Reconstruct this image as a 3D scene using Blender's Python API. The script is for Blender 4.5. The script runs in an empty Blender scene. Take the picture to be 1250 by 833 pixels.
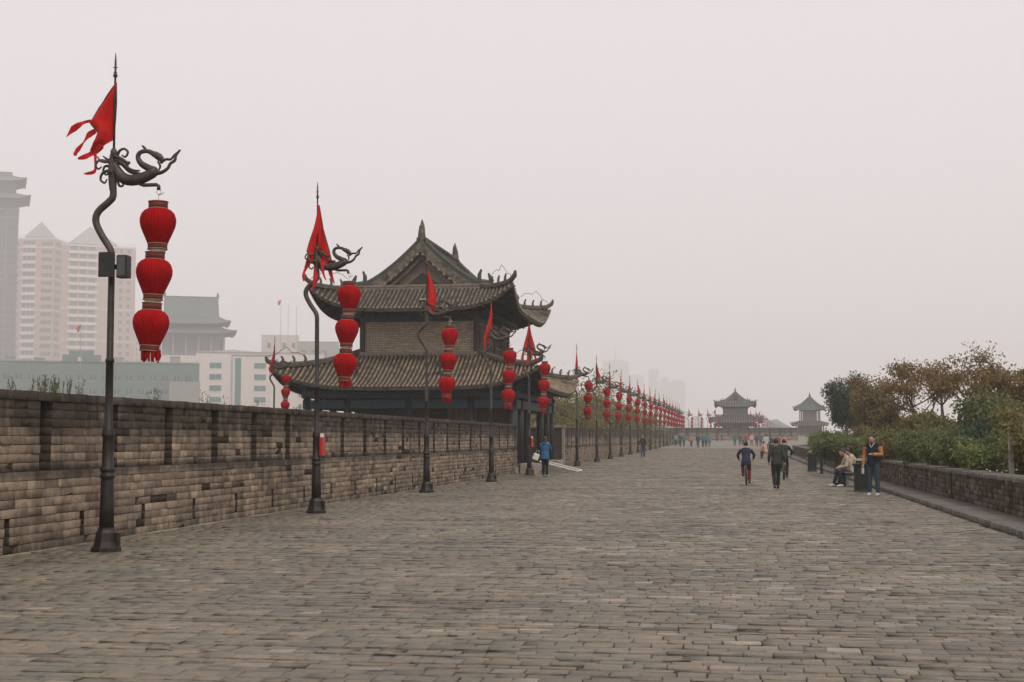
import bpy, math, random
import numpy as np
from mathutils import Vector, Matrix
from math import radians as R, sin, cos, pi
random.seed(7)
rng = np.random.default_rng(7)
S = bpy.context.scene
COL = S.collection

# ------------------------------------------------------------------ camera, sky, sun, exposure
YAW, PITCH, F, EYE = math.atan(.1525), R(3.94), 1736.1, 1.6
cd = bpy.data.cameras.new('camera'); cam = bpy.data.objects.new('camera', cd); COL.objects.link(cam)
cam.location = (0, 0, EYE); cam.rotation_euler = (pi/2+PITCH, 0, YAW)
cd.lens = 50; cd.sensor_width = 36; cd.clip_end = 12000; cd.clip_start = .1
S.camera = cam
SUN_EL, SUN_AZ = 52, 140           # soft sun high behind the right shoulder
w = bpy.data.worlds.new('World'); S.world = w; w.use_nodes = True
nt = w.node_tree; bg = nt.nodes['Background']
sky = nt.nodes.new('ShaderNodeTexSky'); sky.sky_type = 'NISHITA'; sky.sun_disc = False
sky.sun_elevation = R(SUN_EL); sky.sun_rotation = R(SUN_AZ); sky.air_density = 1; sky.dust_density = 8; sky.ozone_density = 1
mx = nt.nodes.new('ShaderNodeMix'); mx.data_type = 'RGBA'; mx.inputs['Factor'].default_value = .93
nt.links.new(sky.outputs[0], mx.inputs['A']); mx.inputs['B'].default_value = (7.0, 6.5, 6.65, 1)
nt.links.new(mx.outputs['Result'], bg.inputs['Color']); bg.inputs['Strength'].default_value = .1
sl = bpy.data.lights.new('sun', 'SUN'); sl.energy = 1.4; sl.angle = R(18); sl.color = (1, .93, .82)
so = bpy.data.objects.new('sun', sl); COL.objects.link(so)
sd = Vector((sin(R(SUN_AZ))*cos(R(SUN_EL)), cos(R(SUN_AZ))*cos(R(SUN_EL)), sin(R(SUN_EL))))
so.rotation_euler = sd.to_track_quat('Z', 'Y').to_euler()
S.view_settings.view_transform = 'Standard'; S.view_settings.look = 'None'; S.view_settings.gamma = 1
S.view_settings.use_curve_mapping = False; S.view_settings.exposure = .41
S.render.engine = 'CYCLES'
S.cycles.use_denoising = True
S.cycles.max_bounces = 8; S.cycles.diffuse_bounces = 3; S.cycles.glossy_bounces = 2; S.cycles.volume_bounces = 5
S.cycles.transparent_max_bounces = 8

def spot(px, Y, py=536.):
    """world point at world distance Y seen in column px (row py) of the 1250 wide photo"""
    x = (px-625)/F; y = (416.5-py)/F
    d = Vector((x, cos(PITCH)-y*sin(PITCH), sin(PITCH)+y*cos(PITCH)))
    X = cos(YAW)*d.x-sin(YAW)*d.y; Yd = sin(YAW)*d.x+cos(YAW)*d.y
    return Vector((X/Yd*Y, Y, EYE+d.z/Yd*Y))

GZ = [(-60, 0), (80, 0), (105, .09), (150, .3), (197, .57), (260, .75), (320, 1.3), (354, 1.6), (420, 2.7), (560, 3.2), (5000, 3.2)]
def gz(Y):
    return float(np.interp(Y, [a for a, b in GZ], [b for a, b in GZ]))

# ------------------------------------------------------------------ materials
def new_mat(name):
    m = bpy.data.materials.new(name); m.use_nodes = True
    return m, m.node_tree, m.node_tree.nodes['Principled BSDF']

def mat(name, c1, c2=None, scale=3., rough=.7, bump=.0, bscale=40., metal=0., tone=0., stretch=(1, 1, 1), spec=.4, sss=0, detail=6, fin=None):
    """noise between two colours, optional per face 'tone' attribute, optional bump"""
    m, t, b = new_mat(name)
    L = t.links.new; N = t.nodes.new
    b.inputs['Roughness'].default_value = rough; b.inputs['Metallic'].default_value = metal
    b.inputs['Specular IOR Level'].default_value = spec
    c2 = c2 or tuple(v*.7 for v in c1)
    tc = N('ShaderNodeTexCoord'); mp = N('ShaderNodeMapping'); mp.inputs['Scale'].default_value = stretch
    L(tc.outputs['Object'], mp.inputs[0])
    n = N('ShaderNodeTexNoise'); n.inputs['Scale'].default_value = scale; n.inputs['Detail'].default_value = detail
    n.inputs['Roughness'].default_value = .65
    L(mp.outputs[0], n.inputs['Vector'])
    rp = N('ShaderNodeMapRange'); rp.inputs['From Min'].default_value = .33; rp.inputs['From Max'].default_value = .67
    L(n.outputs['Fac'], rp.inputs['Value'])
    mix = N('ShaderNodeMix'); mix.data_type = 'RGBA'
    mix.inputs['A'].default_value = (*c1, 1); mix.inputs['B'].default_value = (*c2, 1)
    L(rp.outputs[0], mix.inputs['Factor']); out = mix.outputs['Result']
    if tone:
        at = N('ShaderNodeAttribute'); at.attribute_name = 'tone'
        mr = N('ShaderNodeMapRange'); mr.inputs['To Min'].default_value = 1-tone; mr.inputs['To Max'].default_value = 1+tone
        L(at.outputs['Fac'], mr.inputs['Value'])
        vm = N('ShaderNodeVectorMath'); vm.operation = 'SCALE'; L(out, vm.inputs[0]); L(mr.outputs[0], vm.inputs['Scale'])
        out = vm.outputs[0]
    L(out, b.inputs['Base Color'])
    if bump:
        n2 = N('ShaderNodeTexNoise'); n2.inputs['Scale'].default_value = bscale; n2.inputs['Detail'].default_value = 5
        L(mp.outputs[0], n2.inputs['Vector'])
        bp = N('ShaderNodeBump'); bp.inputs['Strength'].default_value = bump; bp.inputs['Distance'].default_value = .02
        L(n2.outputs['Fac'], bp.inputs['Height']); L(bp.outputs[0], b.inputs['Normal'])
    if fin: fin(m, t, b, out, mp)
    return m

def brickwall_mat():
    """tan grey bricks, tone per brick, sooty crown and damp dirt with ragged edges"""
    m, t, b = new_mat('wall_brick'); L = t.links.new; N = t.nodes.new
    b.inputs['Roughness'].default_value = .85; b.inputs['Specular IOR Level'].default_value = .25
    tc = N('ShaderNodeTexCoord'); sep = N('ShaderNodeSeparateXYZ'); L(tc.outputs['Object'], sep.inputs[0])
    at = N('ShaderNodeAttribute'); at.attribute_name = 'tone'
    cr = N('ShaderNodeValToRGB'); L(at.outputs['Fac'], cr.inputs[0]); e = cr.color_ramp.elements
    e[0].position = 0; e[0].color = (.045, .037, .03, 1); e[1].position = 1; e[1].color = (.42, .33, .24, 1)
    for p, c in ((.12, (.13, .10, .078)), (.3, (.205, .157, .115)), (.6, (.275, .212, .155)), (.85, (.34, .265, .192))):
        x = e.new(p); x.color = (*c, 1)
    # mottling
    n1 = N('ShaderNodeTexNoise'); n1.inputs['Scale'].default_value = 9; n1.inputs['Detail'].default_value = 8; n1.inputs['Roughness'].default_value = .7
    L(tc.outputs['Object'], n1.inputs['Vector'])
    mr = N('ShaderNodeMapRange'); mr.inputs['From Min'].default_value = .3; mr.inputs['From Max'].default_value = .72; mr.inputs['To Min'].default_value = .55; mr.inputs['To Max'].default_value = 1.2
    L(n1.outputs['Fac'], mr.inputs['Value'])
    v = N('ShaderNodeVectorMath'); v.operation = 'SCALE'; L(cr.outputs[0], v.inputs[0]); L(mr.outputs[0], v.inputs['Scale'])
    # vertical streak noise for soot
    mp = N('ShaderNodeMapping'); mp.inputs['Scale'].default_value = (1, 1, .22); L(tc.outputs['Object'], mp.inputs[0])
    n2 = N('ShaderNodeTexNoise'); n2.inputs['Scale'].default_value = 3.2; n2.inputs['Detail'].default_value = 7; n2.inputs['Roughness'].default_value = .62
    L(mp.outputs[0], n2.inputs['Vector'])
    n3 = N('ShaderNodeTexNoise'); n3.inputs['Scale'].default_value = .55; n3.inputs['Detail'].default_value = 4; L(tc.outputs['Object'], n3.inputs['Vector'])
    # crown soot = smooth(z, 1.55..2.2) + noise
    zr = N('ShaderNodeFloatCurve'); cv = zr.mapping.curves[0]
    mz = N('ShaderNodeMath'); mz.operation = 'DIVIDE'; L(sep.outputs['Z'], mz.inputs[0]); mz.inputs[1].default_value = 2.5
    pts = [(0, .42), (.04, .30), (.1, .05), (.38, .0), (.42, .15), (.45, .72), (.49, .45), (.53, .0), (.62, .1), (.70, .62), (.78, .95), (.9, 1), (1, 1)]
    cv.points[0].location = pts[0]; cv.points[1].location = pts[-1]
    for p in pts[1:-1]: cv.points.new(*p)
    zr.mapping.update(); L(mz.outputs[0], zr.inputs['Value'])
    a1 = N('ShaderNodeMath'); a1.operation = 'ADD'; L(zr.outputs[0], a1.inputs[0])
    s1 = N('ShaderNodeMath'); s1.operation = 'MULTIPLY_ADD'; L(n2.outputs['Fac'], s1.inputs[0]); s1.inputs[1].default_value = 2.2; s1.inputs[2].default_value = -.98
    L(s1.outputs[0], a1.inputs[1])
    s2 = N('ShaderNodeMath'); s2.operation = 'MULTIPLY_ADD'; L(n3.outputs['Fac'], s2.inputs[0]); s2.inputs[1].default_value = 1.6; s2.inputs[2].default_value = -.8
    a2 = N('ShaderNodeMath'); a2.operation = 'ADD'; a2.use_clamp = True; L(a1.outputs[0], a2.inputs[0]); L(s2.outputs[0], a2.inputs[1])
    am = N('ShaderNodeMath'); am.operation = 'MULTIPLY'; L(a2.outputs[0], am.inputs[0]); am.inputs[1].default_value = .9
    mix = N('ShaderNodeMix'); mix.data_type = 'RGBA'; L(am.outputs[0], mix.inputs['Factor']); L(v.outputs[0], mix.inputs['A']); mix.inputs['B'].default_value = (.03, .024, .019, 1)
    L(mix.outputs['Result'], b.inputs['Base Color'])
    n4 = N('ShaderNodeTexNoise'); n4.inputs['Scale'].default_value = 45; n4.inputs['Detail'].default_value = 6; L(tc.outputs['Object'], n4.inputs['Vector'])
    bp = N('ShaderNodeBump'); bp.inputs['Strength'].default_value = .5; bp.inputs['Distance'].default_value = .012
    L(n4.outputs['Fac'], bp.inputs['Height']); L(bp.outputs[0], b.inputs['Normal'])
    return m

def pave_mat(name, texture=False):
    m, t, b = new_mat(name); L = t.links.new; N = t.nodes.new
    b.inputs['Specular IOR Level'].default_value = .55
    tc = N('ShaderNodeTexCoord')
    cr = N('ShaderNodeValToRGB'); e = cr.color_ramp.elements
    e[0].position = 0; e[0].color = (0.053, 0.048, 0.035, 1); e[1].position = 1; e[1].color = (0.299, 0.249, 0.180, 1)
    for p, c in ((.12, (0.092, 0.083, 0.058)), (.4, (0.139, 0.118, 0.082)), (.7, (0.167, 0.138, 0.093)), (.93, (0.195, 0.159, 0.109)), (.965, (0.264, 0.219, 0.156))):
        x = e.new(p); x.color = (*c, 1)
    if texture:
        br = N('ShaderNodeTexBrick'); br.inputs['Scale'].default_value = 1; br.inputs['Brick Width'].default_value = .34; br.inputs['Row Height'].default_value = .25
        br.inputs['Mortar Size'].default_value = .02; br.inputs['Color1'].default_value = (.1, .1, .1, 1); br.inputs['Color2'].default_value = (.6, .6, .6, 1); br.inputs['Mortar'].default_value = (.0, .0, .0, 1)
        L(tc.outputs['Object'], br.inputs['Vector']); L(br.outputs['Color'], cr.inputs[0])
    else:
        at = N('ShaderNodeAttribute'); at.attribute_name = 'tone'; L(at.outputs['Fac'], cr.inputs[0])
    n1 = N('ShaderNodeTexNoise'); n1.inputs['Scale'].default_value = 14; n1.inputs['Detail'].default_value = 8; n1.inputs['Roughness'].default_value = .7
    L(tc.outputs['Object'], n1.inputs['Vector'])
    n2 = N('ShaderNodeTexNoise'); n2.inputs['Scale'].default_value = .33; n2.inputs['Detail'].default_value = 5; n2.inputs['Roughness'].default_value = .6
    L(tc.outputs['Object'], n2.inputs['Vector'])
    m1 = N('ShaderNodeMapRange'); m1.inputs['From Min'].default_value = .3; m1.inputs['From Max'].default_value = .7; m1.inputs['To Min'].default_value = .55; m1.inputs['To Max'].default_value = 1.35
    L(n1.outputs['Fac'], m1.inputs['Value'])
    m2 = N('ShaderNodeMapRange'); m2.inputs['From Min'].default_value = .32; m2.inputs['From Max'].default_value = .68; m2.inputs['To Min'].default_value = .62; m2.inputs['To Max'].default_value = 1.28
    L(n2.outputs['Fac'], m2.inputs['Value'])
    mm = N('ShaderNodeMath'); mm.operation = 'MULTIPLY'; L(m1.outputs[0], mm.inputs[0]); L(m2.outputs[0], mm.inputs[1])
    v = N('ShaderNodeVectorMath'); v.operation = 'SCALE'; L(cr.outputs[0], v.inputs[0]); L(mm.outputs[0], v.inputs['Scale'])
    # patches of moss green and of rusty earth
    n3 = N('ShaderNodeTexNoise'); n3.inputs['Scale'].default_value = .9; n3.inputs['Detail'].default_value = 6; L(tc.outputs['Object'], n3.inputs['Vector'])
    m3 = N('ShaderNodeMapRange'); m3.inputs['From Min'].default_value = .5; m3.inputs['From Max'].default_value = .7; m3.inputs['To Max'].default_value = .55; L(n3.outputs['Fac'], m3.inputs['Value'])
    mg = N('ShaderNodeMix'); mg.data_type = 'RGBA'; L(m3.outputs[0], mg.inputs['Factor']); L(v.outputs[0], mg.inputs['A']); mg.inputs['B'].default_value = (.10, .108, .082, 1)
    n5 = N('ShaderNodeTexNoise'); n5.inputs['Scale'].default_value = 1.7; n5.inputs['Detail'].default_value = 6
    mp5 = N('ShaderNodeMapping'); mp5.inputs['Location'].default_value = (31, 7, 0); L(tc.outputs['Object'], mp5.inputs[0]); L(mp5.outputs[0], n5.inputs['Vector'])
    m5 = N('ShaderNodeMapRange'); m5.inputs['From Min'].default_value = .52; m5.inputs['From Max'].default_value = .75; m5.inputs['To Max'].default_value = .62; L(n5.outputs['Fac'], m5.inputs['Value'])
    mh = N('ShaderNodeMix'); mh.data_type = 'RGBA'; L(m5.outputs[0], mh.inputs['Factor']); L(mg.outputs['Result'], mh.inputs['A']); mh.inputs['B'].default_value = (.215, .15, .098, 1)
    L(mh.outputs['Result'], b.inputs['Base Color'])
    rr = N('ShaderNodeMapRange'); rr.inputs['To Min'].default_value = .42; rr.inputs['To Max'].default_value = .72; L(n1.outputs['Fac'], rr.inputs['Value']); 
    if not texture:
        gm = N('ShaderNodeMapRange'); gm.inputs['From Min'].default_value = .68; gm.inputs['From Max'].default_value = .8; gm.inputs['To Max'].default_value = -.22; L(at.outputs['Fac'], gm.inputs['Value'])
        ga = N('ShaderNodeMath'); ga.operation = 'ADD'; L(rr.outputs[0], ga.inputs[0]); L(gm.outputs[0], ga.inputs[1]); L(ga.outputs[0], b.inputs['Roughness'])
    else: L(rr.outputs[0], b.inputs['Roughness'])
    n4 = N('ShaderNodeTexNoise'); n4.inputs['Scale'].default_value = 30; n4.inputs['Detail'].default_value = 7; n4.inputs['Roughness'].default_value = .7; L(tc.outputs['Object'], n4.inputs['Vector'])
    bp = N('ShaderNodeBump'); bp.inputs['Strength'].default_value = .8; bp.inputs['Distance'].default_value = .015
    L(n4.outputs['Fac'], bp.inputs['Height']); L(bp.outputs[0], b.inputs['Normal'])
    return m

def leaf_mat(name, cols):
    m, t, b = new_mat(name); L = t.links.new; N = t.nodes.new
    b.inputs['Roughness'].default_value = .6; b.inputs['Specular IOR Level'].default_value = .3
    at = N('ShaderNodeAttribute'); at.attribute_name = 'tone'
    cr = N('ShaderNodeValToRGB'); e = cr.color_ramp.elements; k = len(cols)
    e[0].position = 0; e[0].color = (*cols[0], 1); e[1].position = 1; e[1].color = (*cols[-1], 1)
    for i in range(1, k-1): x = e.new(i/(k-1)); x.color = (*cols[i], 1)
    L(at.outputs['Fac'], cr.inputs[0]); L(cr.outputs[0], b.inputs['Base Color'])
    tr = N('ShaderNodeBsdfTranslucent'); L(cr.outputs[0], tr.inputs['Color'])
    ms = N('ShaderNodeMixShader'); ms.inputs[0].default_value = .3
    L(b.outputs[0], ms.inputs[1]); L(tr.outputs[0], ms.inputs[2]); L(ms.outputs[0], t.nodes['Material Output'].inputs['Surface'])
    return m

def bricktex_mat(name, c1, c2, mortar, w=.3, h=.07, axis='X'):
    def fin(m, t, b, out, mp):
        N = t.nodes.new; L = t.links.new
        tc = N('ShaderNodeTexCoord'); sep = N('ShaderNodeSeparateXYZ'); L(tc.outputs['Object'], sep.inputs[0])
        ad = N('ShaderNodeMath'); ad.operation = 'ADD'; L(sep.outputs['X'], ad.inputs[0]); L(sep.outputs['Y'], ad.inputs[1])
        cb = N('ShaderNodeCombineXYZ'); L(ad.outputs[0], cb.inputs['X']); L(sep.outputs['Z'], cb.inputs['Y'])
        br = N('ShaderNodeTexBrick'); br.inputs['Scale'].default_value = 1; br.inputs['Brick Width'].default_value = w; br.inputs['Row Height'].default_value = h
        br.inputs['Mortar Size'].default_value = .012; br.inputs['Color1'].default_value = (.75, .75, .75, 1); br.inputs['Color2'].default_value = (1.15, 1.15, 1.15, 1)
        br.inputs['Mortar'].default_value = (*[v*.8 for v in mortar], 1); L(cb.outputs[0], br.inputs['Vector'])
        mu = N('ShaderNodeMix'); mu.data_type = 'RGBA'; mu.blend_type = 'MULTIPLY'; mu.inputs['Factor'].default_value = 1
        L(out, mu.inputs['A']); L(br.outputs['Color'], mu.inputs['B']); L(mu.outputs['Result'], b.inputs['Base Color'])
        bp = N('ShaderNodeBump'); bp.inputs['Strength'].default_value = .5; bp.inputs['Distance'].default_value = .01; bp.invert = True
        L(br.outputs['Fac'], bp.inputs['Height']); L(bp.outputs[0], b.inputs['Normal'])
    return mat(name, c1, c2, 2.5, .85, fin=fin, spec=.2)

M = {}
M['wall'] = brickwall_mat()
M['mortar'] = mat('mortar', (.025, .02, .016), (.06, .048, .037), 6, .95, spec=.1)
M['pave'] = pave_mat('paving_brick'); M['pave_far'] = pave_mat('paving_far', True)
M['dirt'] = mat('joint_dirt', (.025, .021, .015), (.11, .085, .055), 5, .95, spec=.1)
M['ledge'] = mat('ledge_stone', (.075, .07, .058), (.13, .118, .098), 3, .8, .4, 30, tone=.25)
M['iron'] = mat('cast_iron', (.016, .0145, .0135), (.036, .031, .027), 8, .5, .15, 60, metal=.4)
M['bronze'] = mat('painted_bronze', (.035, .029, .024), (.085, .066, .05), 9, .5, .2, 50, metal=.3)
M['black'] = mat('black_plastic', (.012, .012, .013), (.02, .02, .02), 4, .5)
M['glass'] = mat('lamp_glass', (.03, .035, .04), (.02, .02, .02), 3, .1, spec=.8)
M['rope'] = mat('pale_rim', (.55, .5, .45), (.35, .3, .26), 20, .7)
M['white'] = mat('white_paint', (.7, .69, .66), (.55, .53, .5), 4, .6)
M['tile'] = mat('roof_tile', (.036, .032, .026), (.19, .162, .125), 3.2, .85, .3, 30, spec=.2)
M['tile_l'] = mat('roof_tile_weathered', (.055, .044, .032), (.31, .24, .165), 2.6, .85, .3, 30, spec=.2)
M['tilebed'] = mat('roof_tile_bed', (.025, .022, .018), (.05, .043, .034), 3, .9, spec=.2)
M['ridge'] = mat('roof_ridge', (.045, .041, .033), (.13, .112, .086), 3, .85, .3, 20, spec=.2)
M['verge'] = mat('verge_tiles', (.17, .145, .11), (.27, .23, .18), 4, .85, .3, 20, spec=.2)
M['green'] = mat('ridge_green', (.03, .037, .03), (.06, .062, .048), 3, .7)
M['gable'] = mat('gable_brick', (.16, .135, .105), (.25, .21, .165), 4, .9, .4, 12)
M['frieze'] = mat('painted_frieze', (.012, .028, .045), (.02, .05, .055), 7, .6)
M['soffit'] = mat('soffit_wood', (.02, .024, .024), (.035, .035, .03), 4, .8)
M['column'] = mat('lacquered_column', (.012, .016, .018), (.022, .024, .024), 2, .45)
M['wood'] = mat('old_wood', (.11, .085, .06), (.19, .15, .11), 3, .8, stretch=(1, 1, .2))
M['darkwood'] = mat('dark_wood', (.03, .025, .02), (.05, .04, .03), 3, .7)
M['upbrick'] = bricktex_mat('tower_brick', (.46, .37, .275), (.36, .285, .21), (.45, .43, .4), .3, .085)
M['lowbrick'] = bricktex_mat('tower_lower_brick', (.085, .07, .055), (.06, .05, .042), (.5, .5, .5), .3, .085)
M['stone'] = mat('pale_stone', (.30, .27, .23), (.2, .18, .15), 3, .85, .3, 20)
M['bark'] = mat('bark', (.075, .062, .05), (.13, .11, .09), 6, .9, .5, 20, stretch=(1, 1, .3))
M['concrete'] = mat('concrete', (.33, .31, .27), (.25, .23, .2), 3, .85, .2, 30)
M['bin'] = mat('bin_green', (.007, .014, .013), (.012, .022, .02), 6, .45)
M['binlid'] = mat('bin_lid', (.13, .14, .13), (.2, .2, .19), 6, .5)
M['benchgreen'] = mat('bench_green', (.09, .13, .11), (.14, .17, .15), 5, .6)
M['plank'] = mat('bench_plank', (.22, .14, .08), (.14, .09, .055), 5, .7)
M['rubber'] = mat('rubber', (.015, .015, .015), (.02, .02, .02), 5, .8)
M['chrome'] = mat('bike_metal', (.35, .34, .32), (.25, .25, .25), 5, .35, metal=.8)
M['skin'] = mat('skin', (.42, .26, .18), (.36, .21, .14), 6, .55)
M['hair'] = mat('hair', (.012, .01, .009), (.022, .018, .015), 20, .5)

def pleat_red():
    def fin(m, t, b, out, mp):
        N = t.nodes.new; L = t.links.new
        tc = N('ShaderNodeTexCoord'); sp = N('ShaderNodeSeparateXYZ'); L(tc.outputs['Object'], sp.inputs[0])
        an = N('ShaderNodeMath'); an.operation = 'ARCTAN2'; L(sp.outputs['X'], an.inputs[0]); L(sp.outputs['Y'], an.inputs[1])
        mu = N('ShaderNodeMath'); mu.operation = 'MULTIPLY'; L(an.outputs[0], mu.inputs[0]); mu.inputs[1].default_value = 36
        sn = N('ShaderNodeMath'); sn.operation = 'SINE'; L(mu.outputs[0], sn.inputs[0])
        bp = N('ShaderNodeBump'); bp.inputs['Strength'].default_value = .9; bp.inputs['Distance'].default_value = .007
        L(sn.outputs[0], bp.inputs['Height']); L(bp.outputs[0], b.inputs['Normal'])
        pass
    return mat('lantern_cloth', (.38, .004, .005), (.27, .003, .004), 5, .85, spec=.08, fin=fin)
M['red'] = pleat_red()
M['redflag'] = mat('flag_cloth', (.55, .012, .01), (.42, .01, .009), 3, .75, spec=.2)
M['flagedge'] = mat('flag_border', (.10, .05, .045), (.06, .04, .035), 5, .8)
M['darkred'] = mat('lantern_collar', (.10, .018, .014), (.16, .02, .015), 8, .7)

# ------------------------------------------------------------------ mesh builder
class MB:
    def __init__(s): s.v = []; s.f = []; s.m = []; s.sm = []; s.mi = 0; s.smooth = False
    def add(s, vs, fs):
        o = len(s.v); s.v.extend([tuple(p) for p in vs])
        for f in fs: s.f.append([o+i for i in f]); s.m.append(s.mi); s.sm.append(s.smooth)
    def box(s, x0, x1, y0, y1, z0, z1):
        s.add([(x0, y0, z0), (x1, y0, z0), (x1, y1, z0), (x0, y1, z0), (x0, y0, z1), (x1, y0, z1), (x1, y1, z1), (x0, y1, z1)],
              [(0, 3, 2, 1), (4, 5, 6, 7), (0, 1, 5, 4), (1, 2, 6, 5), (2, 3, 7, 6), (3, 0, 4, 7)])
    def cbox(s, x0, x1, y0, y1, z0, z1, c=.02):
        """box with chamfered vertical and top edges"""
        def ring(x0, x1, y0, y1, z): return [(x0+c, y0, z), (x1-c, y0, z), (x1, y0+c, z), (x1, y1-c, z), (x1-c, y1, z), (x0+c, y1, z), (x0, y1-c, z), (x0, y0+c, z)]
        vs = ring(x0, x1, y0, y1, z0)+ring(x0, x1, y0, y1, z1-c)+ring(x0+c, x1-c, y0+c, y1-c, z1)
        fs = [tuple(range(7, -1, -1)), tuple(range(16, 24))]
        for k in (0, 8):
            for i in range(8): fs.append((k+i, k+(i+1) % 8, k+8+(i+1) % 8, k+8+i))
        s.add(vs, fs)
    def tube(s, pts, rad, seg=8, cap=True, squash=None, close=False):
        pts = [Vector(p) for p in pts]; n = len(pts)
        if not hasattr(rad, '__len__'): rad = [rad]*n
        vs = []; up = None
        for i, p in enumerate(pts):
            if close: t = pts[(i+1) % n]-pts[i-1]
            else: t = pts[min(i+1, n-1)]-pts[max(i-1, 0)]
            t.normalize()
            if up is None: up = Vector((0, 0, 1)) if abs(t.z) < .9 else Vector((0, 1, 0))
            a = up-t*up.dot(t)
            if a.length < 1e-5: a = t.orthogonal()
            a.normalize(); b = t.cross(a); up = a
            for k in range(seg):
                q = 2*pi*k/seg; d = a*cos(q)+b*sin(q)
                if squash: d = Vector((d.x*squash[0], d.y*squash[1], d.z*squash[2]))
                vs.append(p+d*rad[i])
        fs = []
        for i in range(n if close else n-1):
            j = (i+1) % n
            for k in range(seg): fs.append((i*seg+k, i*seg+(k+1) % seg, j*seg+(k+1) % seg, j*seg+k))
        if cap and not close: fs.append(tuple(range(seg-1, -1, -1))); fs.append(tuple(range((n-1)*seg, n*seg)))
        s.add(vs, fs)
    def lathe(s, prof, seg=20, c=(0, 0, 0), star=None):
        vs = []; n = len(prof)
        for r, z in prof:
            for k in range(seg):
                q = 2*pi*k/seg; rr = r*(star[k % len(star)] if star else 1)
                vs.append((c[0]+rr*cos(q), c[1]+rr*sin(q), c[2]+z))
        fs = [(i*seg+k, i*seg+(k+1) % seg, (i+1)*seg+(k+1) % seg, (i+1)*seg+k) for i in range(n-1) for k in range(seg)]
        fs.append(tuple(range(seg-1, -1, -1))); fs.append(tuple(range((n-1)*seg, n*seg)))
        s.add(vs, fs)
    def ell(s, c, r, seg=12, rings=8):
        prof = [(max(.02, sin(pi*i/rings)), -cos(pi*i/rings)) for i in range(rings+1)]
        o = len(s.v); s.lathe(prof, seg)
        for i in range(o, len(s.v)):
            x, y, z = s.v[i]; s.v[i] = (c[0]+x*r[0], c[1]+y*r[1], c[2]+z*r[2])
    def xf(s, mtx, start=0):
        for i in range(start, len(s.v)): s.v[i] = tuple(mtx @ Vector(s.v[i]))
    def build(s, name, mats, parent=None, loc=None, rot=None):
        me = bpy.data.meshes.new(name); me.from_pydata(s.v, [], s.f)
        if not isinstance(mats, (list, tuple)): mats = [mats]
        for m in mats: me.materials.append(m)
        me.polygons.foreach_set('material_index', s.m); me.polygons.foreach_set('use_smooth', s.sm)
        me.update()
        return link(name, me, parent, loc, rot)

def link(name, me, parent=None, loc=None, rot=None):
    o = bpy.data.objects.new(name, me); COL.objects.link(o)
    if parent: o.parent = parent
    if loc is not None: o.location = loc
    if rot is not None: o.rotation_euler = (0, 0, rot) if not hasattr(rot, '__len__') else rot
    return o
def tag(o, label=None, cat=None, group=None, kind=None):
    if label: o['label'] = label
    if cat: o['category'] = cat
    if group: o['group'] = group
    if kind: o['kind'] = kind
    return o
def empty(name, loc=(0, 0, 0), rz=0):
    o = bpy.data.objects.new(name, None); COL.objects.link(o); o.location = loc; o.rotation_euler = (0, 0, rz); o.empty_display_size = .2
    return o
def copy_tree(o, parent=None):
    c = o.copy(); COL.objects.link(c); c.parent = parent
    for ch in list(o.children): copy_tree(ch, c)
    return c
ORD = ['nearest', 'second', 'third', 'fourth', 'fifth', 'sixth', 'seventh', 'eighth', 'ninth', 'tenth', 'eleventh', 'twelfth', 'thirteenth',
       'fourteenth', 'fifteenth', 'sixteenth', 'seventeenth', 'eighteenth', 'nineteenth', 'twentieth', 'twenty-first', 'twenty-second', 'twenty-third']

def np_mesh(name, V, Q, tone, mats, midx=None, parent=None, loc=None):
    """V (n,3), Q (m,4) quads, tone (m,)"""
    me = bpy.data.meshes.new(name); n, m = len(V), len(Q)
    me.vertices.add(n); me.vertices.foreach_set('co', np.asarray(V, np.float32).ravel())
    me.loops.add(m*4); me.loops.foreach_set('vertex_index', np.asarray(Q, np.int32).ravel())
    me.polygons.add(m); me.polygons.foreach_set('loop_start', np.arange(0, m*4, 4, dtype=np.int32))
    for mt in mats: me.materials.append(mt)
    if midx is not None: me.polygons.foreach_set('material_index', np.asarray(midx, np.int32))
    at = me.attributes.new('tone', 'FLOAT', 'FACE'); at.data.foreach_set('value', np.asarray(tone, np.float32))
    me.update(calc_edges=True); me.validate()
    return link(name, me, parent, loc)

# ------------------------------------------------------------------ bricks
def chamfer_blocks(B, c, depth, nrm):
    """B: (n,4) rectangles a0,a1,b0,b1; h (n,) outward offset; returns V,Q with 9 quads each. nrm 'x': outward +X (a=Y,b=Z); nrm 'z': outward +Z (a=X,b=Y)"""
    R_, h = B; n = len(R_)
    a0, a1, b0, b1 = R_.T
    def ring(e, hh):
        A = np.stack([a0+e, a1-e, a1-e, a0+e], 1); Bb = np.stack([b0+e, b0+e, b1-e, b1-e], 1)
        H = np.repeat(hh[:, None], 4, 1)
        return (np.stack([H, A, Bb], 2) if nrm == 'x' else np.stack([A, Bb, H], 2))
    V = np.concatenate([ring(0, h-depth), ring(0, h-c), ring(c, h)], 1)   # n,12,3
    q = []
    for k in (0, 4):
        for i in range(4): q.append([k+i, k+(i+1) % 4, k+4+(i+1) % 4, k+4+i])
    q.append([8, 9, 10, 11]); q = np.array(q)
    Q = (np.arange(n)[:, None, None]*12+q[None]).reshape(-1, 4)
    return V, Q

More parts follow.
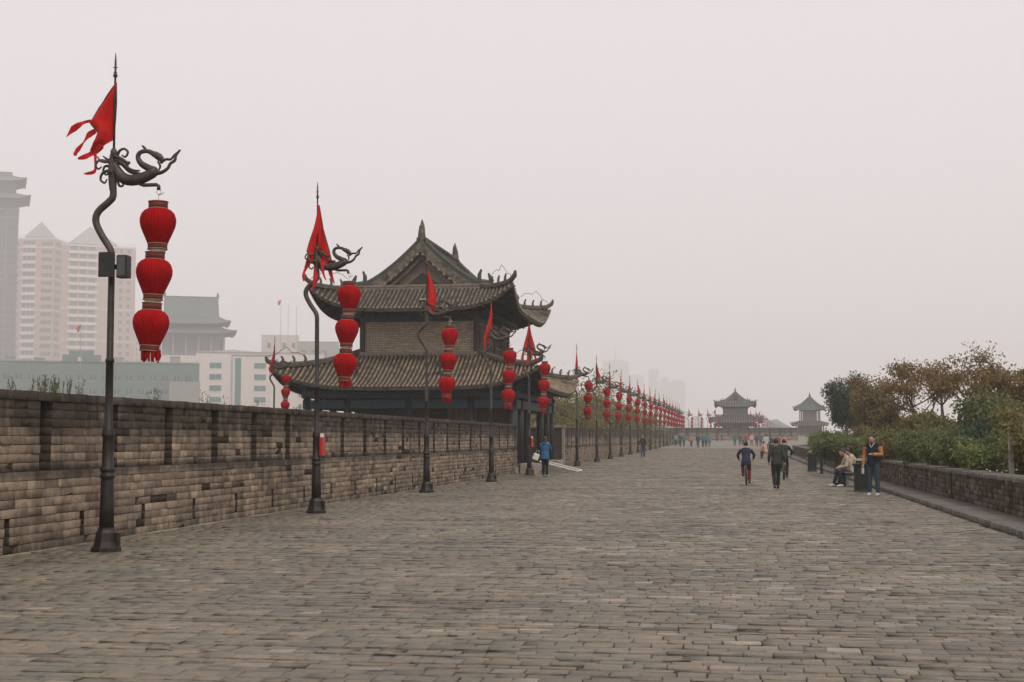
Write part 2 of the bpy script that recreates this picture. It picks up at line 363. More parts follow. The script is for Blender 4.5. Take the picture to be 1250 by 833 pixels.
def parapet(name, label, length, slot0, groove0, loc, rz=0, H=2.25, group=None, per=2.3, slots=True, blen=(.25, .47)):
    """brick parapet; local: runs along +Y from 0, faces +X at x=0; merlon slits, drain slots, weathered crown"""
    ch = .1265; nc = int(round(H/ch)); rects = []; hs = []; tones = []; mb = MB()
    k = np.arange(0, length/per+2)
    sl_ = slot0+per*k; gr = groove0+per*k
    for i in range(nc):
        z0, z1 = i*ch, (i+1)*ch; zm = (z0+z1)/2
        low = zm < 1.08
        gaps = []
        if slots and .09 < zm < .55: gaps = [(a-.075, a+.075) for a in sl_]
        if 1.08 < zm < H-.12: gaps = [(a-.18, a+.18) for a in gr]
        off = .045 if low else (.025 if zm > H-.15 else 0)
        if 1.0 < zm < 1.2: off = .05
        segs = []; y = 0
        for a, b in gaps:
            if b <= 0 or a >= length: continue
            if a > y: segs.append((y, a))
            y = b
        if y < length: segs.append((y, length))
        for (s0, s1) in segs:
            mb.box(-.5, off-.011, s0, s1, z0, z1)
            y = s0+(.0 if i % 2 else -random.uniform(.08, .25))
            while y < s1:
                L = random.uniform(*blen)*(1.6 if random.random() < .18 else 1)
                if i == nc-1: L = random.uniform(.13, .24)
                e = y+L
                if s1-e < .12: e = s1+.001
                a, b = max(y, s0), min(e, s1)
                if b-a > .03:
                    g = .005
                    g = .003; rects.append((a+g, b-g, z0+g, z1-g+(random.uniform(-.004, .012) if i == nc-1 else 0)))
                    hs.append(off+random.gauss(0, .005)-(.006 if random.random() < .08 else 0))
                    t = random.betavariate(3.4, 2.6)
                    if random.random() < .03: t *= .5
                    tones.append(t)
                y = e
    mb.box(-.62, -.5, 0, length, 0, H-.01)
    V, Q = chamfer_blocks((np.array(rects), np.array(hs)), 0.0045, .2, 'x')
    V = V+rng.normal(0, .0018, V.shape)
    V = V.reshape(-1, 3); T = np.repeat(np.array(tones), 9)
    V2 = np.array(mb.v); Q2 = np.array(mb.f)+len(V)
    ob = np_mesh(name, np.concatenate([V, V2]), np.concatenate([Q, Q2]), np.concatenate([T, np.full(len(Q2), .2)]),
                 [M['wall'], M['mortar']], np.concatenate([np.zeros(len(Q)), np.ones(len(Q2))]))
    ob.location = loc; ob.rotation_euler = (0, 0, rz)
    tag(ob, label, 'wall', group)
    return ob

# ------------------------------------------------------------------ setting: ground, path
def left_edge(Y):
    if 60 < Y < 87: return -25.5
    return -10.6 if Y < 262 else float(np.interp(Y, [262, 300, 360, 2000], [-14, -18, -18, -18]))
RX = [(-60, 6.0), (128, 6.0), (150, 8.5), (200, 12), (270, 16.5), (400, 27), (560, 34), (900, 60)]
def right_edge(Y): return float(np.interp(Y, [a for a, b in RX], [b for a, b in RX]))

def strip(name, ys, lf, rf, zf, m, depth=13):
    mb = MB(); vs = []
    for y in ys: vs += [(lf(y), y, zf(y)), (rf(y), y, zf(y)), (lf(y), y, zf(y)-depth), (rf(y), y, zf(y)-depth)]
    fs = []
    for i in range(len(ys)-1):
        a, b = i*4, i*4+4
        fs += [(a, a+1, b+1, b), (a+2, a, b, b+2), (a+1, a+3, b+3, b+1)]
    fs += [(0, 2, 3, 1)]
    k = (len(ys)-1)*4; fs += [(k, k+1, k+3, k+2)]
    mb.add(vs, fs); o = mb.build(name, m); tag(o, kind='structure'); return o
PV1 = 176.
ys = [-40, 0, 20, 40, 59.9, 60.1, 75, 80, 86.9, 87.1, 92, 105, 128, 150, PV1]
strip('path_bed', ys, left_edge, right_edge, lambda Y: gz(Y)-.022, M['dirt'])
ys = [PV1+.01, 186, 197, 230, 261.9, 262.1, 290, 320, 354, 385, 420, 480, 560, 700, 900]
strip('path_far', ys, left_edge, right_edge, gz, M['pave_far'])
# individual paving bricks, laid in courses across the way
rects = []; hs = []; tn = []
y = 6.0
while y < PV1:
    d = random.choice((.13, .15, .17, .19, .2, .24))*(1.25 if y > 60 else 1); lim = 4.66 if y < 128 else float(np.interp(y, [128, 150, 170, 200], [4.7, 7.1, 9, 10.6])); x = -9.9+random.uniform(-.3, 0); zc = gz(y)
    row = random.gauss(0, .003); rt = random.uniform(-.13, .13)
    while x < lim-.04:
        wd = random.uniform(.15, .31)*(1.4 if y > 60 else 1); r = random.random()
        g = random.uniform(.002, .007); gy = random.choice((.003, .004, .005, .006, .01, .018))
        rects.append((x+g, min(x+wd-g, lim), y+gy, y+d-gy))
        low = random.random()
        hs.append(zc+row+random.gauss(0, .0022)-(.012 if low < .03 else 0))
        t = min(.94, max(0, random.betavariate(4.5, 4.5)+rt))
        if random.random() < .012: t = random.uniform(.95, .97)
        tn.append(t); x += wd
        if lim-.04-x < .1: x = 99
    y += d
A = np.array(rects); H_ = np.array(hs)
V, Q = chamfer_blocks((A, H_), .004, .045, 'z')
c = V.mean(1, keepdims=True); n = len(V)
tx = rng.normal(0, .007, (n, 1)); ty = rng.normal(0, .0085, (n, 1))
V[:, :, 2] += (V[:, :, 0]-c[:, :, 0])*tx+(V[:, :, 1]-c[:, :, 1])*ty
V += rng.normal(0, 1, V.shape)*np.array([.004, .0035, .0011])
o = np_mesh('paved_path', V.reshape(-1, 3), Q, np.repeat(np.array(tn), 9), [M['pave']]); tag(o, kind='structure')

# wide ground sheet, low on the left of the rampart, a planted bank on the right
M['soil'] = mat('ground_earth', (.07, .075, .045), (.13, .115, .08), .6, .95, .4, 4, spec=.1)
ysg = [-250, -40, 0, 30, 60, 100, 128, 150, 175, 200, 235, 270, 330, 400, 560, 900, 1600, 4250]
vs = []; nx = 0
for Yv in ysg:
    re = right_edge(Yv); g = gz(Yv)
    cols = [(-4250, -12), (-600, -12), (-100, -12), (-30, -12), (re-1.5, -12), (re-.35, g+.55), (re+2.5, g+.6), (re+7, g+.1), (re+25, g-2.5), (re+90, g-7), (700, -10), (4250, -12)]
    nx = len(cols); vs += [(x, Yv, z) for x, z in cols]
fs = [(j*nx+i, j*nx+i+1, (j+1)*nx+i+1, (j+1)*nx+i) for j in range(len(ysg)-1) for i in range(nx-1)]
mb = MB(); mb.add(vs, fs); tag(mb.build('ground', M['soil']), kind='structure')

# ------------------------------------------------------------------ parapets
g1 = 'crenellated brick parapets along the rampart'
W0 = 8.0
parapet('brick_parapet', 'long brick parapet with dark merlon slits behind the nearest lamp posts', 65.9-W0, 18.35-W0-4*2.3, 19.5-W0-5*2.3, (-9.84, W0, 0), group=g1)
Wb = 84.2
parapet('brick_parapet', 'brick parapet continuing beyond the near gate tower, behind the smaller lamp posts', 262-Wb, .6, 1.7, (-9.7, Wb, 0), group=g1, H=2.3)
for ob in (bpy.data.objects['brick_parapet.001'],):      # follow the slight rise of the far ground
    me = ob.data; co = np.empty(len(me.vertices)*3, np.float32); me.vertices.foreach_get('co', co); co = co.reshape(-1, 3)
    co[:, 2] += np.interp(co[:, 1]+Wb, [a for a, b in GZ], [b for a, b in GZ]); me.vertices.foreach_set('co', co.ravel()); me.update()
parapet('brick_parapet', 'distant brick parapet crossing in front of the far tower', 33, .5, 1.6, (15.5, 322, 1.2), rz=pi/2, H=2.9, group=g1, blen=(.8, 1.4))
bpy.data.objects['brick_parapet.002'].rotation_euler = (0, 0, pi/2)
# it must face the camera (-Y): local +X -> -Y, local +Y -> +X
bpy.data.objects['brick_parapet.002'].rotation_euler = (0, 0, -pi/2); bpy.data.objects['brick_parapet.002'].location = (-18, 322, 1.2)

mb = MB(); M['strip'] = mat('pale_mortar', (.36, .33, .28), (.10, .085, .065), 2.2, .9, .4, 20)
for k in range(86):
    y0 = 8+k*.68; mb.box(-9.795, -9.795+random.uniform(.03, .1), y0, y0+.67, -.02, random.uniform(.006, .016))
tag(mb.build('kerb_strip', M['strip']), kind='structure')
# return wall with a small window next to the near tower
rw = empty('brick_end_wall', (-9.7, 84.2, 0)); tag(rw, 'short brick end wall with a white corner post and small window opening beside the near tower', 'wall')
mb = MB(); mb.box(-2.6, -1.55, -.3, .0, 0, 2.25); mb.box(-.75, -.12, -.3, 0, 0, 2.25); mb.box(-1.55, -.75, -.3, 0, 0, .95); mb.box(-1.55, -.75, -.3, 0, 1.75, 2.25)
mb.build('wall', M['lowbrick'], rw)
mb = MB(); mb.cbox(-2.7, .1, -.42, .1, 2.252, 2.42, .03); mb.build('coping', M['gable'], rw)
mb = MB(); mb.cbox(-.118, .05, -.38, -.02, 0, 2.25, .02); mb.build('corner_post', M['stone'], rw)
mb = MB(); mb.box(-1.55, -.75, -.14, -.12, .95, 1.75); mb.build('window_pane', M['stone'], rw)

# low right-hand wall, its walk ledge and coping
def poly_off(pts, off):
    out = []
    for i, p in enumerate(pts):
        a = Vector(pts[max(i-1, 0)]); b = Vector(pts[min(i+1, len(pts)-1)]); t = (b-a).normalized()
        out.append((p[0]+t.y*off, p[1]-t.x*off))
    return out
rpts = [(-.0, 4)]
line = [(4.68, y_) for y_ in np.arange(6, 128, 1.5)]+[(7.2, 150), (9, 170), (10.7, 200), (12.9, 232), (15.2, 270), (25.5, 400)]
def ribbon(mb, la, lb, z0, z1, tones=None):
    k0 = len(mb.v); n = len(la); vs = []
    for (a, b) in zip(la, lb):
        g = gz(a[1]); j = 0
        vs += [(a[0], a[1], g+z0), (a[0], a[1], g+z1), (b[0], b[1], g+z1), (b[0], b[1], g+z0)]
    fs = []
    for i in range(n-1):
        q = i*4; p = q+4
        for e in range(3): fs.append((q+e, p+e, p+e+1, q+e+1))
    fs += [(0, 1, 2, 3), ((n-1)*4+3, (n-1)*4+2, (n-1)*4+1, (n-1)*4)]
    mb.add(vs, fs)
lw = empty('low_brick_wall', (0, 0, 0)); tag(lw, 'low weathered brick wall with a raised stone ledge along the right side of the path', 'wall')
mb = MB(); ribbon(mb, poly_off(line, 0), poly_off(line, .9), -.04, .105); mb.build('ledge', M['ledge'], lw)
# ledge edge bricks
rects = []; hs = []; tn = []
y = 6.
while y < 128:
    L = random.uniform(.22, .34); rects.append((4.655, 5.49, y+.004, y+L-.004)); hs.append(.113+random.gauss(0, .003)); tn.append(random.random()); y += L
V, Q = chamfer_blocks((np.array(rects), np.array(hs)), .012, .1, 'z'); V += rng.normal(0, .003, V.shape)
V[:, :, 2] += np.interp(V[:, :, 1], [a for a, b in GZ], [b for a, b in GZ])
np_mesh('ledge_bricks', V.reshape(-1, 3), Q, np.repeat(tn, 9), [M['ledge']], parent=lw)
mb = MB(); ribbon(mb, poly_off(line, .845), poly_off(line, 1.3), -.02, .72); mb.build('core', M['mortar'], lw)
mb = MB(); far = [p for p in line if p[1] > 126]; ribbon(mb, poly_off(far, .80), poly_off(far, 1.35), .0, .8); mb.build('far_run', M['lowbrick'], lw)
rects = []; hs = []; tn = []
for i in range(6):
    z0, z1 = .1+i*.115, .1+(i+1)*.115; y = 6-random.uniform(0, .3)
    while y < 127:
        L = random.uniform(.26, .48)
        if abs((y % 12.2)-11.9) < .3: L = .3
        rects.append((y+.005, y+L-.005, z0+.004, z1-.004)); hs.append(-5.5+.03*0+random.gauss(0, .005)); tn.append(random.betavariate(1.6, 3.4)); y += L
R_ = np.array(rects); V, Q = chamfer_blocks((R_, np.array(hs)), .007, .1, 'x'); V += rng.normal(0, .0025, V.shape)
V[:, :, 0] *= -1; Q = Q[:, ::-1]
V[:, :, 2] += np.interp(V[:, :, 1], [a for a, b in GZ], [b for a, b in GZ])
M['wall_r'] = mat('right_wall_brick', (.055, .045, .036), (.17, .13, .095), 2.3, .88, .5, 40, tone=.75, stretch=(1, 1, .5), spec=.2)
np_mesh('brick_face', V.reshape(-1, 3), Q, np.repeat(tn, 9), [M['wall_r']], parent=lw)
rects = []; hs = []; tn = []; y = 6.
while y < 128:
    L = random.uniform(.3, .5); rects.append((5.455, 6.02, y+.004, y+L-.004)); hs.append(.85+random.gauss(0, .004)); tn.append(random.random()*.7); y += L
V, Q = chamfer_blocks((np.array(rects), np.array(hs)), .015, .09, 'z'); V += rng.normal(0, .003, V.shape)
V[:, :, 2] += np.interp(V[:, :, 1], [a for a, b in GZ], [b for a, b in GZ])
np_mesh('coping', V.reshape(-1, 3), Q, np.repeat(tn, 9), [M['ledge']], parent=lw)
for yj in (37.0, 61, 85): mb = MB(); mb.box(5.462, 5.49, yj, yj+.06, .115, .79); mb.build('joint_post', M['black'], lw)

# ------------------------------------------------------------------ Chinese towers
class MultiMB(MB):
    """a builder whose pieces become separate parts"""
    def __init__(s): super().__init__(); s.cut = []
    def new(s): s.cut.append((len(s.v), len(s.f)))
    def build(s, name, mats, parent=None, loc=None, rot=None):
        ends = s.cut[1:]+[(len(s.v), len(s.f))]
        for (a, b), (c, d) in zip(s.cut, ends):
            m = MB(); m.v = s.v[a:c]; m.f = [[i-a for i in f] for f in s.f[b:d]]; m.m = s.m[b:d]; m.sm = s.sm[b:d]; m.build(name, mats, parent, loc, rot)
def skirt(hx0, hy0, z0, hx1, hy1, z1, lift, rows=True, pitch=.24, pw=1.25, ext=.06, tr=.06, nseg=22):
    """four sided sweeping roof skirt. returns MBs: bed, tiles, hips, soffit"""
    bed, til, hip, sof = MB(), MB(), MultiMB(), MB()
    def pt(side, c, d, D, Lf, dz=0):
        L = Lf(d); s = max(-1, min(1, c/L)); q = max(0., 1-d/D); e = (abs(s)**6)*q**1.5
        z = z0+(z1-z0)*((d/D)**pw)+lift*(abs(s)**4.5)*q**1.3+dz
        out = ext*e
        return c, d, z, out, s
    for side in range(4):
        if side % 2 == 0: half0, half1, b0, b1 = hx0, hx1, hy0, hy1     # front/back: along x
        else: half0, half1, b0, b1 = hy0, hy1, hx0, hx1
        D = b0-b1
        Lf = lambda d: half0-(half0-half1)*d/D
        def world(c, d, dz=0, full=True):
            c_, d_, z, out, s = pt(side, c, d, D, Lf, dz)
            a = c+(math.copysign(out, c)); b = -(b0-d+out)
            if side == 0: return (a, b, z)
            if side == 2: return (-a, -b, z)
            if side == 1: return (-b, a, z)
            return (b, -a, z)
        nd = 6; vs = []; vs2 = []
        for j in range(nd+1):
            d = D*j/nd
            for i in range(nseg+1):
                s = sin((i/nseg*2-1)*pi/2*.98)/sin(pi/2*.98); c = s*Lf(d)
                vs.append(world(c, d)); vs2.append(world(c, d*.96+.04, -.16))
        fs = [(j*(nseg+1)+i, j*(nseg+1)+i+1, (j+1)*(nseg+1)+i+1, (j+1)*(nseg+1)+i) for j in range(nd) for i in range(nseg)]
        bed.smooth = True; bed.add(vs, fs)
        sof.add(vs2, [f[::-1] for f in fs])
        rim = [(i, i+1) for i in range(nseg)]
        v3 = vs[:nseg+1]+vs2[:nseg+1]; til.mi = 1; til.add(v3, [(i+nseg+1, i+nseg+2, i+1, i) for i in range(nseg)]); til.mi = 0
        if rows:
            n = int(2*half0/pitch); til.smooth = True
            for k in range(n+1):
                c = -half0+(2*half0-n*pitch)/2+k*pitch
                dm = D if abs(c) <= half1 else D*(half0-abs(c))/(half0-half1)
                if dm < .12: continue
                m = 5; ps = [world(c, dm*q/m, .03) for q in range(m+1)]
                til.tube(ps, tr, 6, True)
                dr = (ps[0]-ps[1]).normalized() if isinstance(ps[0], Vector) else (Vector(ps[0])-Vector(ps[1])).normalized(); q0 = Vector(ps[0]); til.mi = 2; til.tube([q0-dr*.01, q0+dr*.04], tr*1.35, 8); til.mi = 0
            # rafters under the eave
            nr = int(2*half0/.34)
            for k in range(nr+1):
                c = -half0*.97+k*(2*half0*.97)/nr
                a, b = Vector(world(c, .1, -.22)), Vector(world(c, min(1.0, D*.4, max(.15, D*(half0-abs(c))/(half0-half1+1e-6))), -.24))
                if (a-b).length > .1: sof.tube([a, b], .05, 4)
        hip.new()
        ps = []; rr = []
        for j in range(9):
            d = D*(j/8); p = Vector(world(Lf(d), d, .14))
            if j == 0: p = p+Vector((0, 0, .12))
            ps.append(p); rr.append(.15 if j else .11)
        hip.smooth = False; hip.tube(ps, rr, 6)
        tip = ps[0]; dirv = (ps[0]-ps[1]).normalized()
        hip.tube([tip, tip+dirv*.12+Vector((0, 0, .08)), tip+dirv*.16+Vector((0, 0, .22))], [.13, .1, .05], 6)
        # small ridge beasts
        for q in (.75, 1.35, 1.95):
            f = q/((ps[0]-ps[-1]).length); i0 = int(f*8); p = ps[min(i0, 7)].lerp(ps[min(i0, 7)+1], f*8-i0)+Vector((0, 0, .14))
            if f < .9: hip.tube([p, p+Vector((0, 0, .16)), p+dirv*.1+Vector((0, 0, .27))], [.07, .06, .04], 6)
    return bed, til, hip, sof

def finial_owl(mb, x, y, z, sgn, s=1.):
    pts = [(0, -.15), (0, .25), (-.05, .55), (.02, .8), (.12, 1.0), (.02, 1.22)]
    mb.tube([(x, y+sgn*p[0]*s*-1, z+p[1]*s) for p in pts], [.3*s, .36*s, .3*s, .25*s, .17*s, .05*s], 8, squash=(.6, 1, 1))
    mb.tube([(x, y, z+.3*s), (x, y-sgn*.2*s, z+.5*s), (x, y-sgn*.16*s, z+.72*s)], [.1*s, .08*s, .03*s], 6)

def tower(name, label, loc, rz=0, sc=1., detail=True, group=None):
    M = MG if not detail else globals()['M']
    root = empty(name, loc, rz); tag(root, label, 'tower', group)
    # plinth
    mb = MB(); mb.cbox(-5.75, 5.25, -7.6, 7.6, -.3, .3, .04); mb.build('plinth', M['stone'], root)
    # lower core
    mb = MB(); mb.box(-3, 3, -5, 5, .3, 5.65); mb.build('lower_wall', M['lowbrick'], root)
    # doors and shutters of the lower storey front
    for x0 in (1.45,):
        mb = MB()
        for k in range(5): mb.box(x0+k*.3, x0+k*.3+.26, -5.06, -5.0, .3, 3.1)
        mb.build('door', M['wood'], root)
    cols = [(-5, -7), (-3, -7), (0, -7), (3, -7), (5, -7), (-5, 7), (-3, 7), (0, 7), (3, 7), (5, 7)]+[(sx*5, y_) for sx in (-1, 1) for y_ in (-5, -2.5, 2.5, 5)]
    for (x, y_) in cols:
        mb = MB(); mb.smooth = True; mb.lathe([(.19, .42), (.19, 3.6)], 14); mb.smooth = False; mb.lathe([(.3, .3), (.3, .36), (.22, .45)], 14)
        mb.build('column', M['column'], root, (x, y_, 0))
    mb = MB()
    for yy in (-7, 7): mb.box(-5.2, 5.2, yy-.1, yy+.1, 3.05, 3.45); mb.box(-5.25, 5.25, yy-.14, yy+.14, 3.55, 3.85)
    for xx in (-5, 5): mb.box(xx-.1, xx+.1, -6.9, 6.9, 3.05, 3.45); mb.box(xx-.14, xx+.14, -6.85, 6.85, 3.55, 3.85)
    mb.build('beam', M['frieze'], root)
    # bracket sets under both eaves
    mb = MB()
    def brackets(hx, hy, z, st):
        for sx, sy, n_, hor in ((1, -hy, hx, 1), (1, hy, hx, 1), (hx, 1, hy, 0), (-hx, 1, hy, 0)):
            k = -n_
            while k <= n_+.01:
                if hor: x, y_ = k, sy; o_ = (0, math.copysign(1, sy))
                else: x, y_ = sx, k; o_ = (math.copysign(1, sx), 0)
                for q in range(3):
                    e = .14+q*.1; w_ = .08+.07*q
                    cx, cy = x+o_[0]*(.1+q*.12), y_+o_[1]*(.1+q*.12)
                    mb.box(cx-(w_ if hor else .08), cx+(w_ if hor else .08), cy-(.08 if hor else w_), cy+(.08 if hor else w_), z+q*.11, z+q*.11+.112)
                mb.build('bracket', M['frieze'], root); mb.__init__()
                k += st
    if detail: brackets(5.05, 7.05, 3.86, .75); brackets(2.95, 4.95, 7.55, .6)
    else: mb.box(-3.2, 3.2, -5.2, 5.2, 7.5, 7.9); mb.build('bracket_band', M['frieze'], root)
    # lower roof
    b, t, h, s_ = skirt(6.4, 8.4, 4.02, 2.96, 4.96, 5.75, .95, rows=True, pitch=.21 if detail else .6, tr=.055 if detail else .15)
    r_ = b.build('lower_roof', M['tilebed'], root); t.build('tiles', [M['tile_l'], M['ridge'], M['verge']], r_); h.build('hip_ridge', M['ridge'], r_); s_.build('soffit', M['soffit'], r_)
    mb = MB(); mb.box(-3.12, 3.12, -5.12, -4.99, 5.6, 5.85); mb.box(-3.12, 3.12, 4.99, 5.12, 5.6, 5.85); mb.box(2.99, 3.12, -4.99, 4.99, 5.6, 5.85); mb.box(-3.12, -2.99, -4.99, 4.99, 5.6, 5.85)
    mb.build('abutment_ridge', M['verge'], r_)
    # upper storey
    mb = MB(); mb.box(-2.85, 2.85, -4.85, 4.85, 5.66, 7.35); mb.build('upper_wall', M['upbrick'], root)
    for x, y_ in ((-2.85, -4.85), (2.85, -4.85), (-2.85, 4.85), (2.85, 4.85)): mb = MB(); mb.box(x-.12, x+.12, y_-.12, y_+.12, 5.7, 7.9); mb.build('corner_post', M['darkwood'], root)
    mb = MB(); mb.box(-2.93, 2.93, -4.93, 4.93, 7.352, 7.95); mb.build('frieze', M['frieze'], root)
    for sx in (-1, 1):
        for k in range(4):
            y0 = -4.3+k*2.2; f = MB()
            xs = sorted((sx*2.86, sx*2.93)); f.box(*xs, y0, y0+1.8, 5.95, 7.2); fo = f.build('window', M['darkwood'], root)
            f = MB(); xs = sorted((sx*2.932, sx*2.97))
            for q in range(9): f.box(*xs, y0+.06+q*.2, y0+.12+q*.2, 5.95, 7.2)
            for z_ in (6.3, 6.85): f.box(*sorted((sx*2.972, sx*2.99)), y0, y0+1.8, z_, z_+.06)
            f.build('lattice', M['wood'], fo)
    # upper roof skirt
    b, t, h, s_ = skirt(4.95, 7.0, 7.82, 3.15, 4.95, 8.95, 1.15, rows=True, pitch=.21 if detail else .6, tr=.055 if detail else .15, pw=1.1, ext=.08)
    ur = b.build('upper_roof', M['tilebed'], root); t.build('tiles', [M['tile'], M['ridge'], M['verge']], ur); h.build('hip_ridge', M['ridge'], ur); s_.build('soffit', M['soffit'], ur)
    # gabled top: ridge along y
    gy = 4.6; zs = lambda x: 8.9+2.35*max(0, 1-abs(x)/3.3)**1.45
    bed, til = MB(), MB(); bed.smooth = True
    for sx in (-1, 1):
        xs = [3.3*(1-i/8) for i in range(9)]
        vs = [(sx*x, yv, zs(x)) for x in xs for yv in (-gy, gy)]
        bed.add(vs, [(2*i, 2*i+1, 2*i+3, 2*i+2) for i in range(8)])
        vs = [(sx*x, yv, zs(x)-.18) for x in xs for yv in (-gy, gy)]
        bed.add(vs, [(2*i, 2*i+2, 2*i+3, 2*i+1) for i in range(8)])
        n_ = int(2*gy/(.21 if detail else .6)); til.smooth = True
        for k in range(n_+1):
            yv = -gy+.1+k*(2*gy-.2)/n_
            til.tube([(sx*x, yv, zs(x)+.03) for x in xs], .062 if detail else .15, 6)
    o2 = bed.build('gable_roof', M['tilebed'], root); til.build('tiles', M['tile'], o2)
    for sy in (-1, 1):
        g = MB(); xs = [3.15*(i/8-1) for i in range(17)]
        yy = sy*(gy-.5)
        top = [(x, yy, zs(min(3.3, abs(x)))-.17) for x in xs]; bot = [(x, yy, 8.5) for x in xs]
        g.add(top+bot, [(i, i+1, 18+i, 17+i) for i in range(16)]); g.build('gable_wall', M['gable'], root)
        g = MB(); g.add([(-.75, yy+sy*.03, 9.3), (.75, yy+sy*.03, 9.3), (0, yy+sy*.03, 9.85), (-.75, yy, 9.3), (.75, yy, 9.3), (0, yy, 9.85)], [(0, 1, 2), (0, 3, 4, 1), (1, 4, 5, 2), (2, 5, 3, 0)])
        g.build('gable_opening', M['darkwood'], root)
        # broad barge boards in two bands, then verge ridge
        for (dz, th, wd, mt_, nm) in ((-.1, .34, .14, 'tile', 'barge_board'), (-.62, .13, .1, 'wood', 'inner_barge_board')):
            g = MB(); xs2 = [3.2*(i/10-1) for i in range(21)]
            pts = []
            for x in xs2:
                z_ = zs(min(3.3, abs(x)))+dz; a = sy*(gy-.02 if nm == 'barge_board' else gy-.25)
                pts += [(x, a, z_-th), (x, a+sy*wd, z_-th), (x, a+sy*wd, z_+th*.6), (x, a, z_+th*.6)]
            g.add(pts, [(q*4+e, q*4+4+e, q*4+4+(e+1) % 4, q*4+(e+1) % 4) for q in range(20) for e in range(4)]); g.build(nm, M[mt_], root)
        # round verge tile ends
        if detail:
            for i in range(24):
                g = MB()
                x = -3.1+i*6.2/23; g.lathe([(.07, -.03), (.07, .03)], 8); g.xf(Matrix.Translation((x, sy*(gy+.15), zs(min(3.3, abs(x)))-.42)) @ Matrix.Rotation(pi/2, 4, 'X'), len(g.v)-16); g.build('verge_tile', M['verge'], root)
        # ridge at the foot of the gable
        g = MB(); g.box(-3.2, 3.2, sy*(gy+.05)-.16, sy*(gy+.05)+.16, 8.78, 9.1); g.box(-3.25, 3.25, sy*(gy+.05)-.2, sy*(gy+.05)+.2, 9.1, 9.17); g.build('foot_ridge', M['verge'], root)
        for sx in (-1, 1):
            g = MB(); xs3 = [.1+3.3*i/10 for i in range(11)]
            g.tube([(sx*x, sy*(gy-.3), zs(min(3.3, x))+.22+(.0 if x < 3 else .1)) for x in xs3], .19, 6)
            g.tube([(sx*3.35, sy*(gy-.3), 9.05), (sx*3.5, sy*(gy-.3), 9.4), (sx*3.35, sy*(gy-.3), 9.75)], [.2, .14, .05], 6)
            g.tube([(sx*2.9, sy*(gy-.3), 9.3), (sx*2.9, sy*(gy-.3), 9.7), (sx*3.0, sy*(gy-.3), 9.95)], [.12, .1, .05], 6)
            g.build('descending_ridge', M['green'], root)
    g = MB(); g.box(-.17, .17, -gy+.1, gy-.1, 11.1, 11.45); g.box(-.22, .22, -gy, gy, 11.45, 11.55); g.box(-.13, .13, -gy+.1, gy-.1, 11.55, 11.65); g.build('main_ridge', M['ridge'], root)
    for sy in (-1, 1):
        g = MB(); finial_owl(g, 0, sy*(gy-.25), 11.25, sy, 1.0); g.build('ridge_finial', M['ridge'], root)
    if detail:
        for sx, zc in ((-1, 6.6), (1, 6.6)):
            pass
        # loops of lightning wire above the roof corners
        for (a, b_, hgt) in [((-5, -7.2, 9.1), (-3.6, -5.0, 9.5), .5), ((5, -7.2, 9.1), (3.6, -5.0, 9.5), .5), ((5, 7.2, 9.1), (3.6, 5.0, 9.5), .5),
                             ((-6.6, -8.6, 5.3), (-5.0, -7.0, 5.4), .5), ((6.6, -8.6, 5.3), (5., -7., 5.4), .5)]:
            a, b_ = Vector(a), Vector(b_); g = MB()
            ps = [a.lerp(b_, q/8)+Vector((0, 0, hgt*sin(pi*q/8)*(1+.3*sin(q*2.1)))) for q in range(9)]
            g.tube(ps, .014, 4); g.build('lightning_wire', M['iron'], root)
        # small floodlights on the lower roof
        for x in (-2.6, 1.5):
            g = MB(); g.box(x-.2, x+.2, -7.2, -6.95, 5.02, 5.24); g.box(x-.03, x+.03, -7.1, -7.0, 4.6, 5.02); g.build('floodlight', M['black'], root)
        for x in (-3.2, .6, 3.6):
            g = MB(); g.box(x-.25, x+.25, -6.5, -6.3, 8.25, 8.34); g.build('floodlight', M['concrete'], root)
    root.scale = (sc, sc, sc)
    return root
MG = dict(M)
M['hazed_greytile'] = mat('hazed_grey_tile', (.055, .08, .072), (.12, .15, .135), 1.3, .85); M['hazed_greybrick'] = mat('hazed_grey_brick', (.17, .185, .165), (.22, .23, .205), 1.3, .9)  # grey tile and brick with the greenish haze tint mixed into their colour
MG.update(tile=M['hazed_greytile'], tile_l=M['hazed_greytile'], ridge=M['hazed_greytile'], verge=M['hazed_greybrick'], upbrick=M['hazed_greybrick'], gable=M['hazed_greybrick'], wood=M['hazed_greybrick'])
T1 = tower('gate_tower', 'large two-storey brick gate tower with sweeping tiled roofs behind the left parapet', (-15.0, 73.0, 0))
T2 = tower('gate_tower', 'distant two-storey gate tower straight down the path, small and hazy', (1.5, 354, 1.6), detail=False)

# bastion parapet at the outer side under the near tower
parapet('brick_parapet', 'parapet on the outer side of the bastion, glimpsed between tower columns', 27, .8, 1.9, (-24.9, 60, 0), group=g1, H=1.5, blen=(.4, .7))

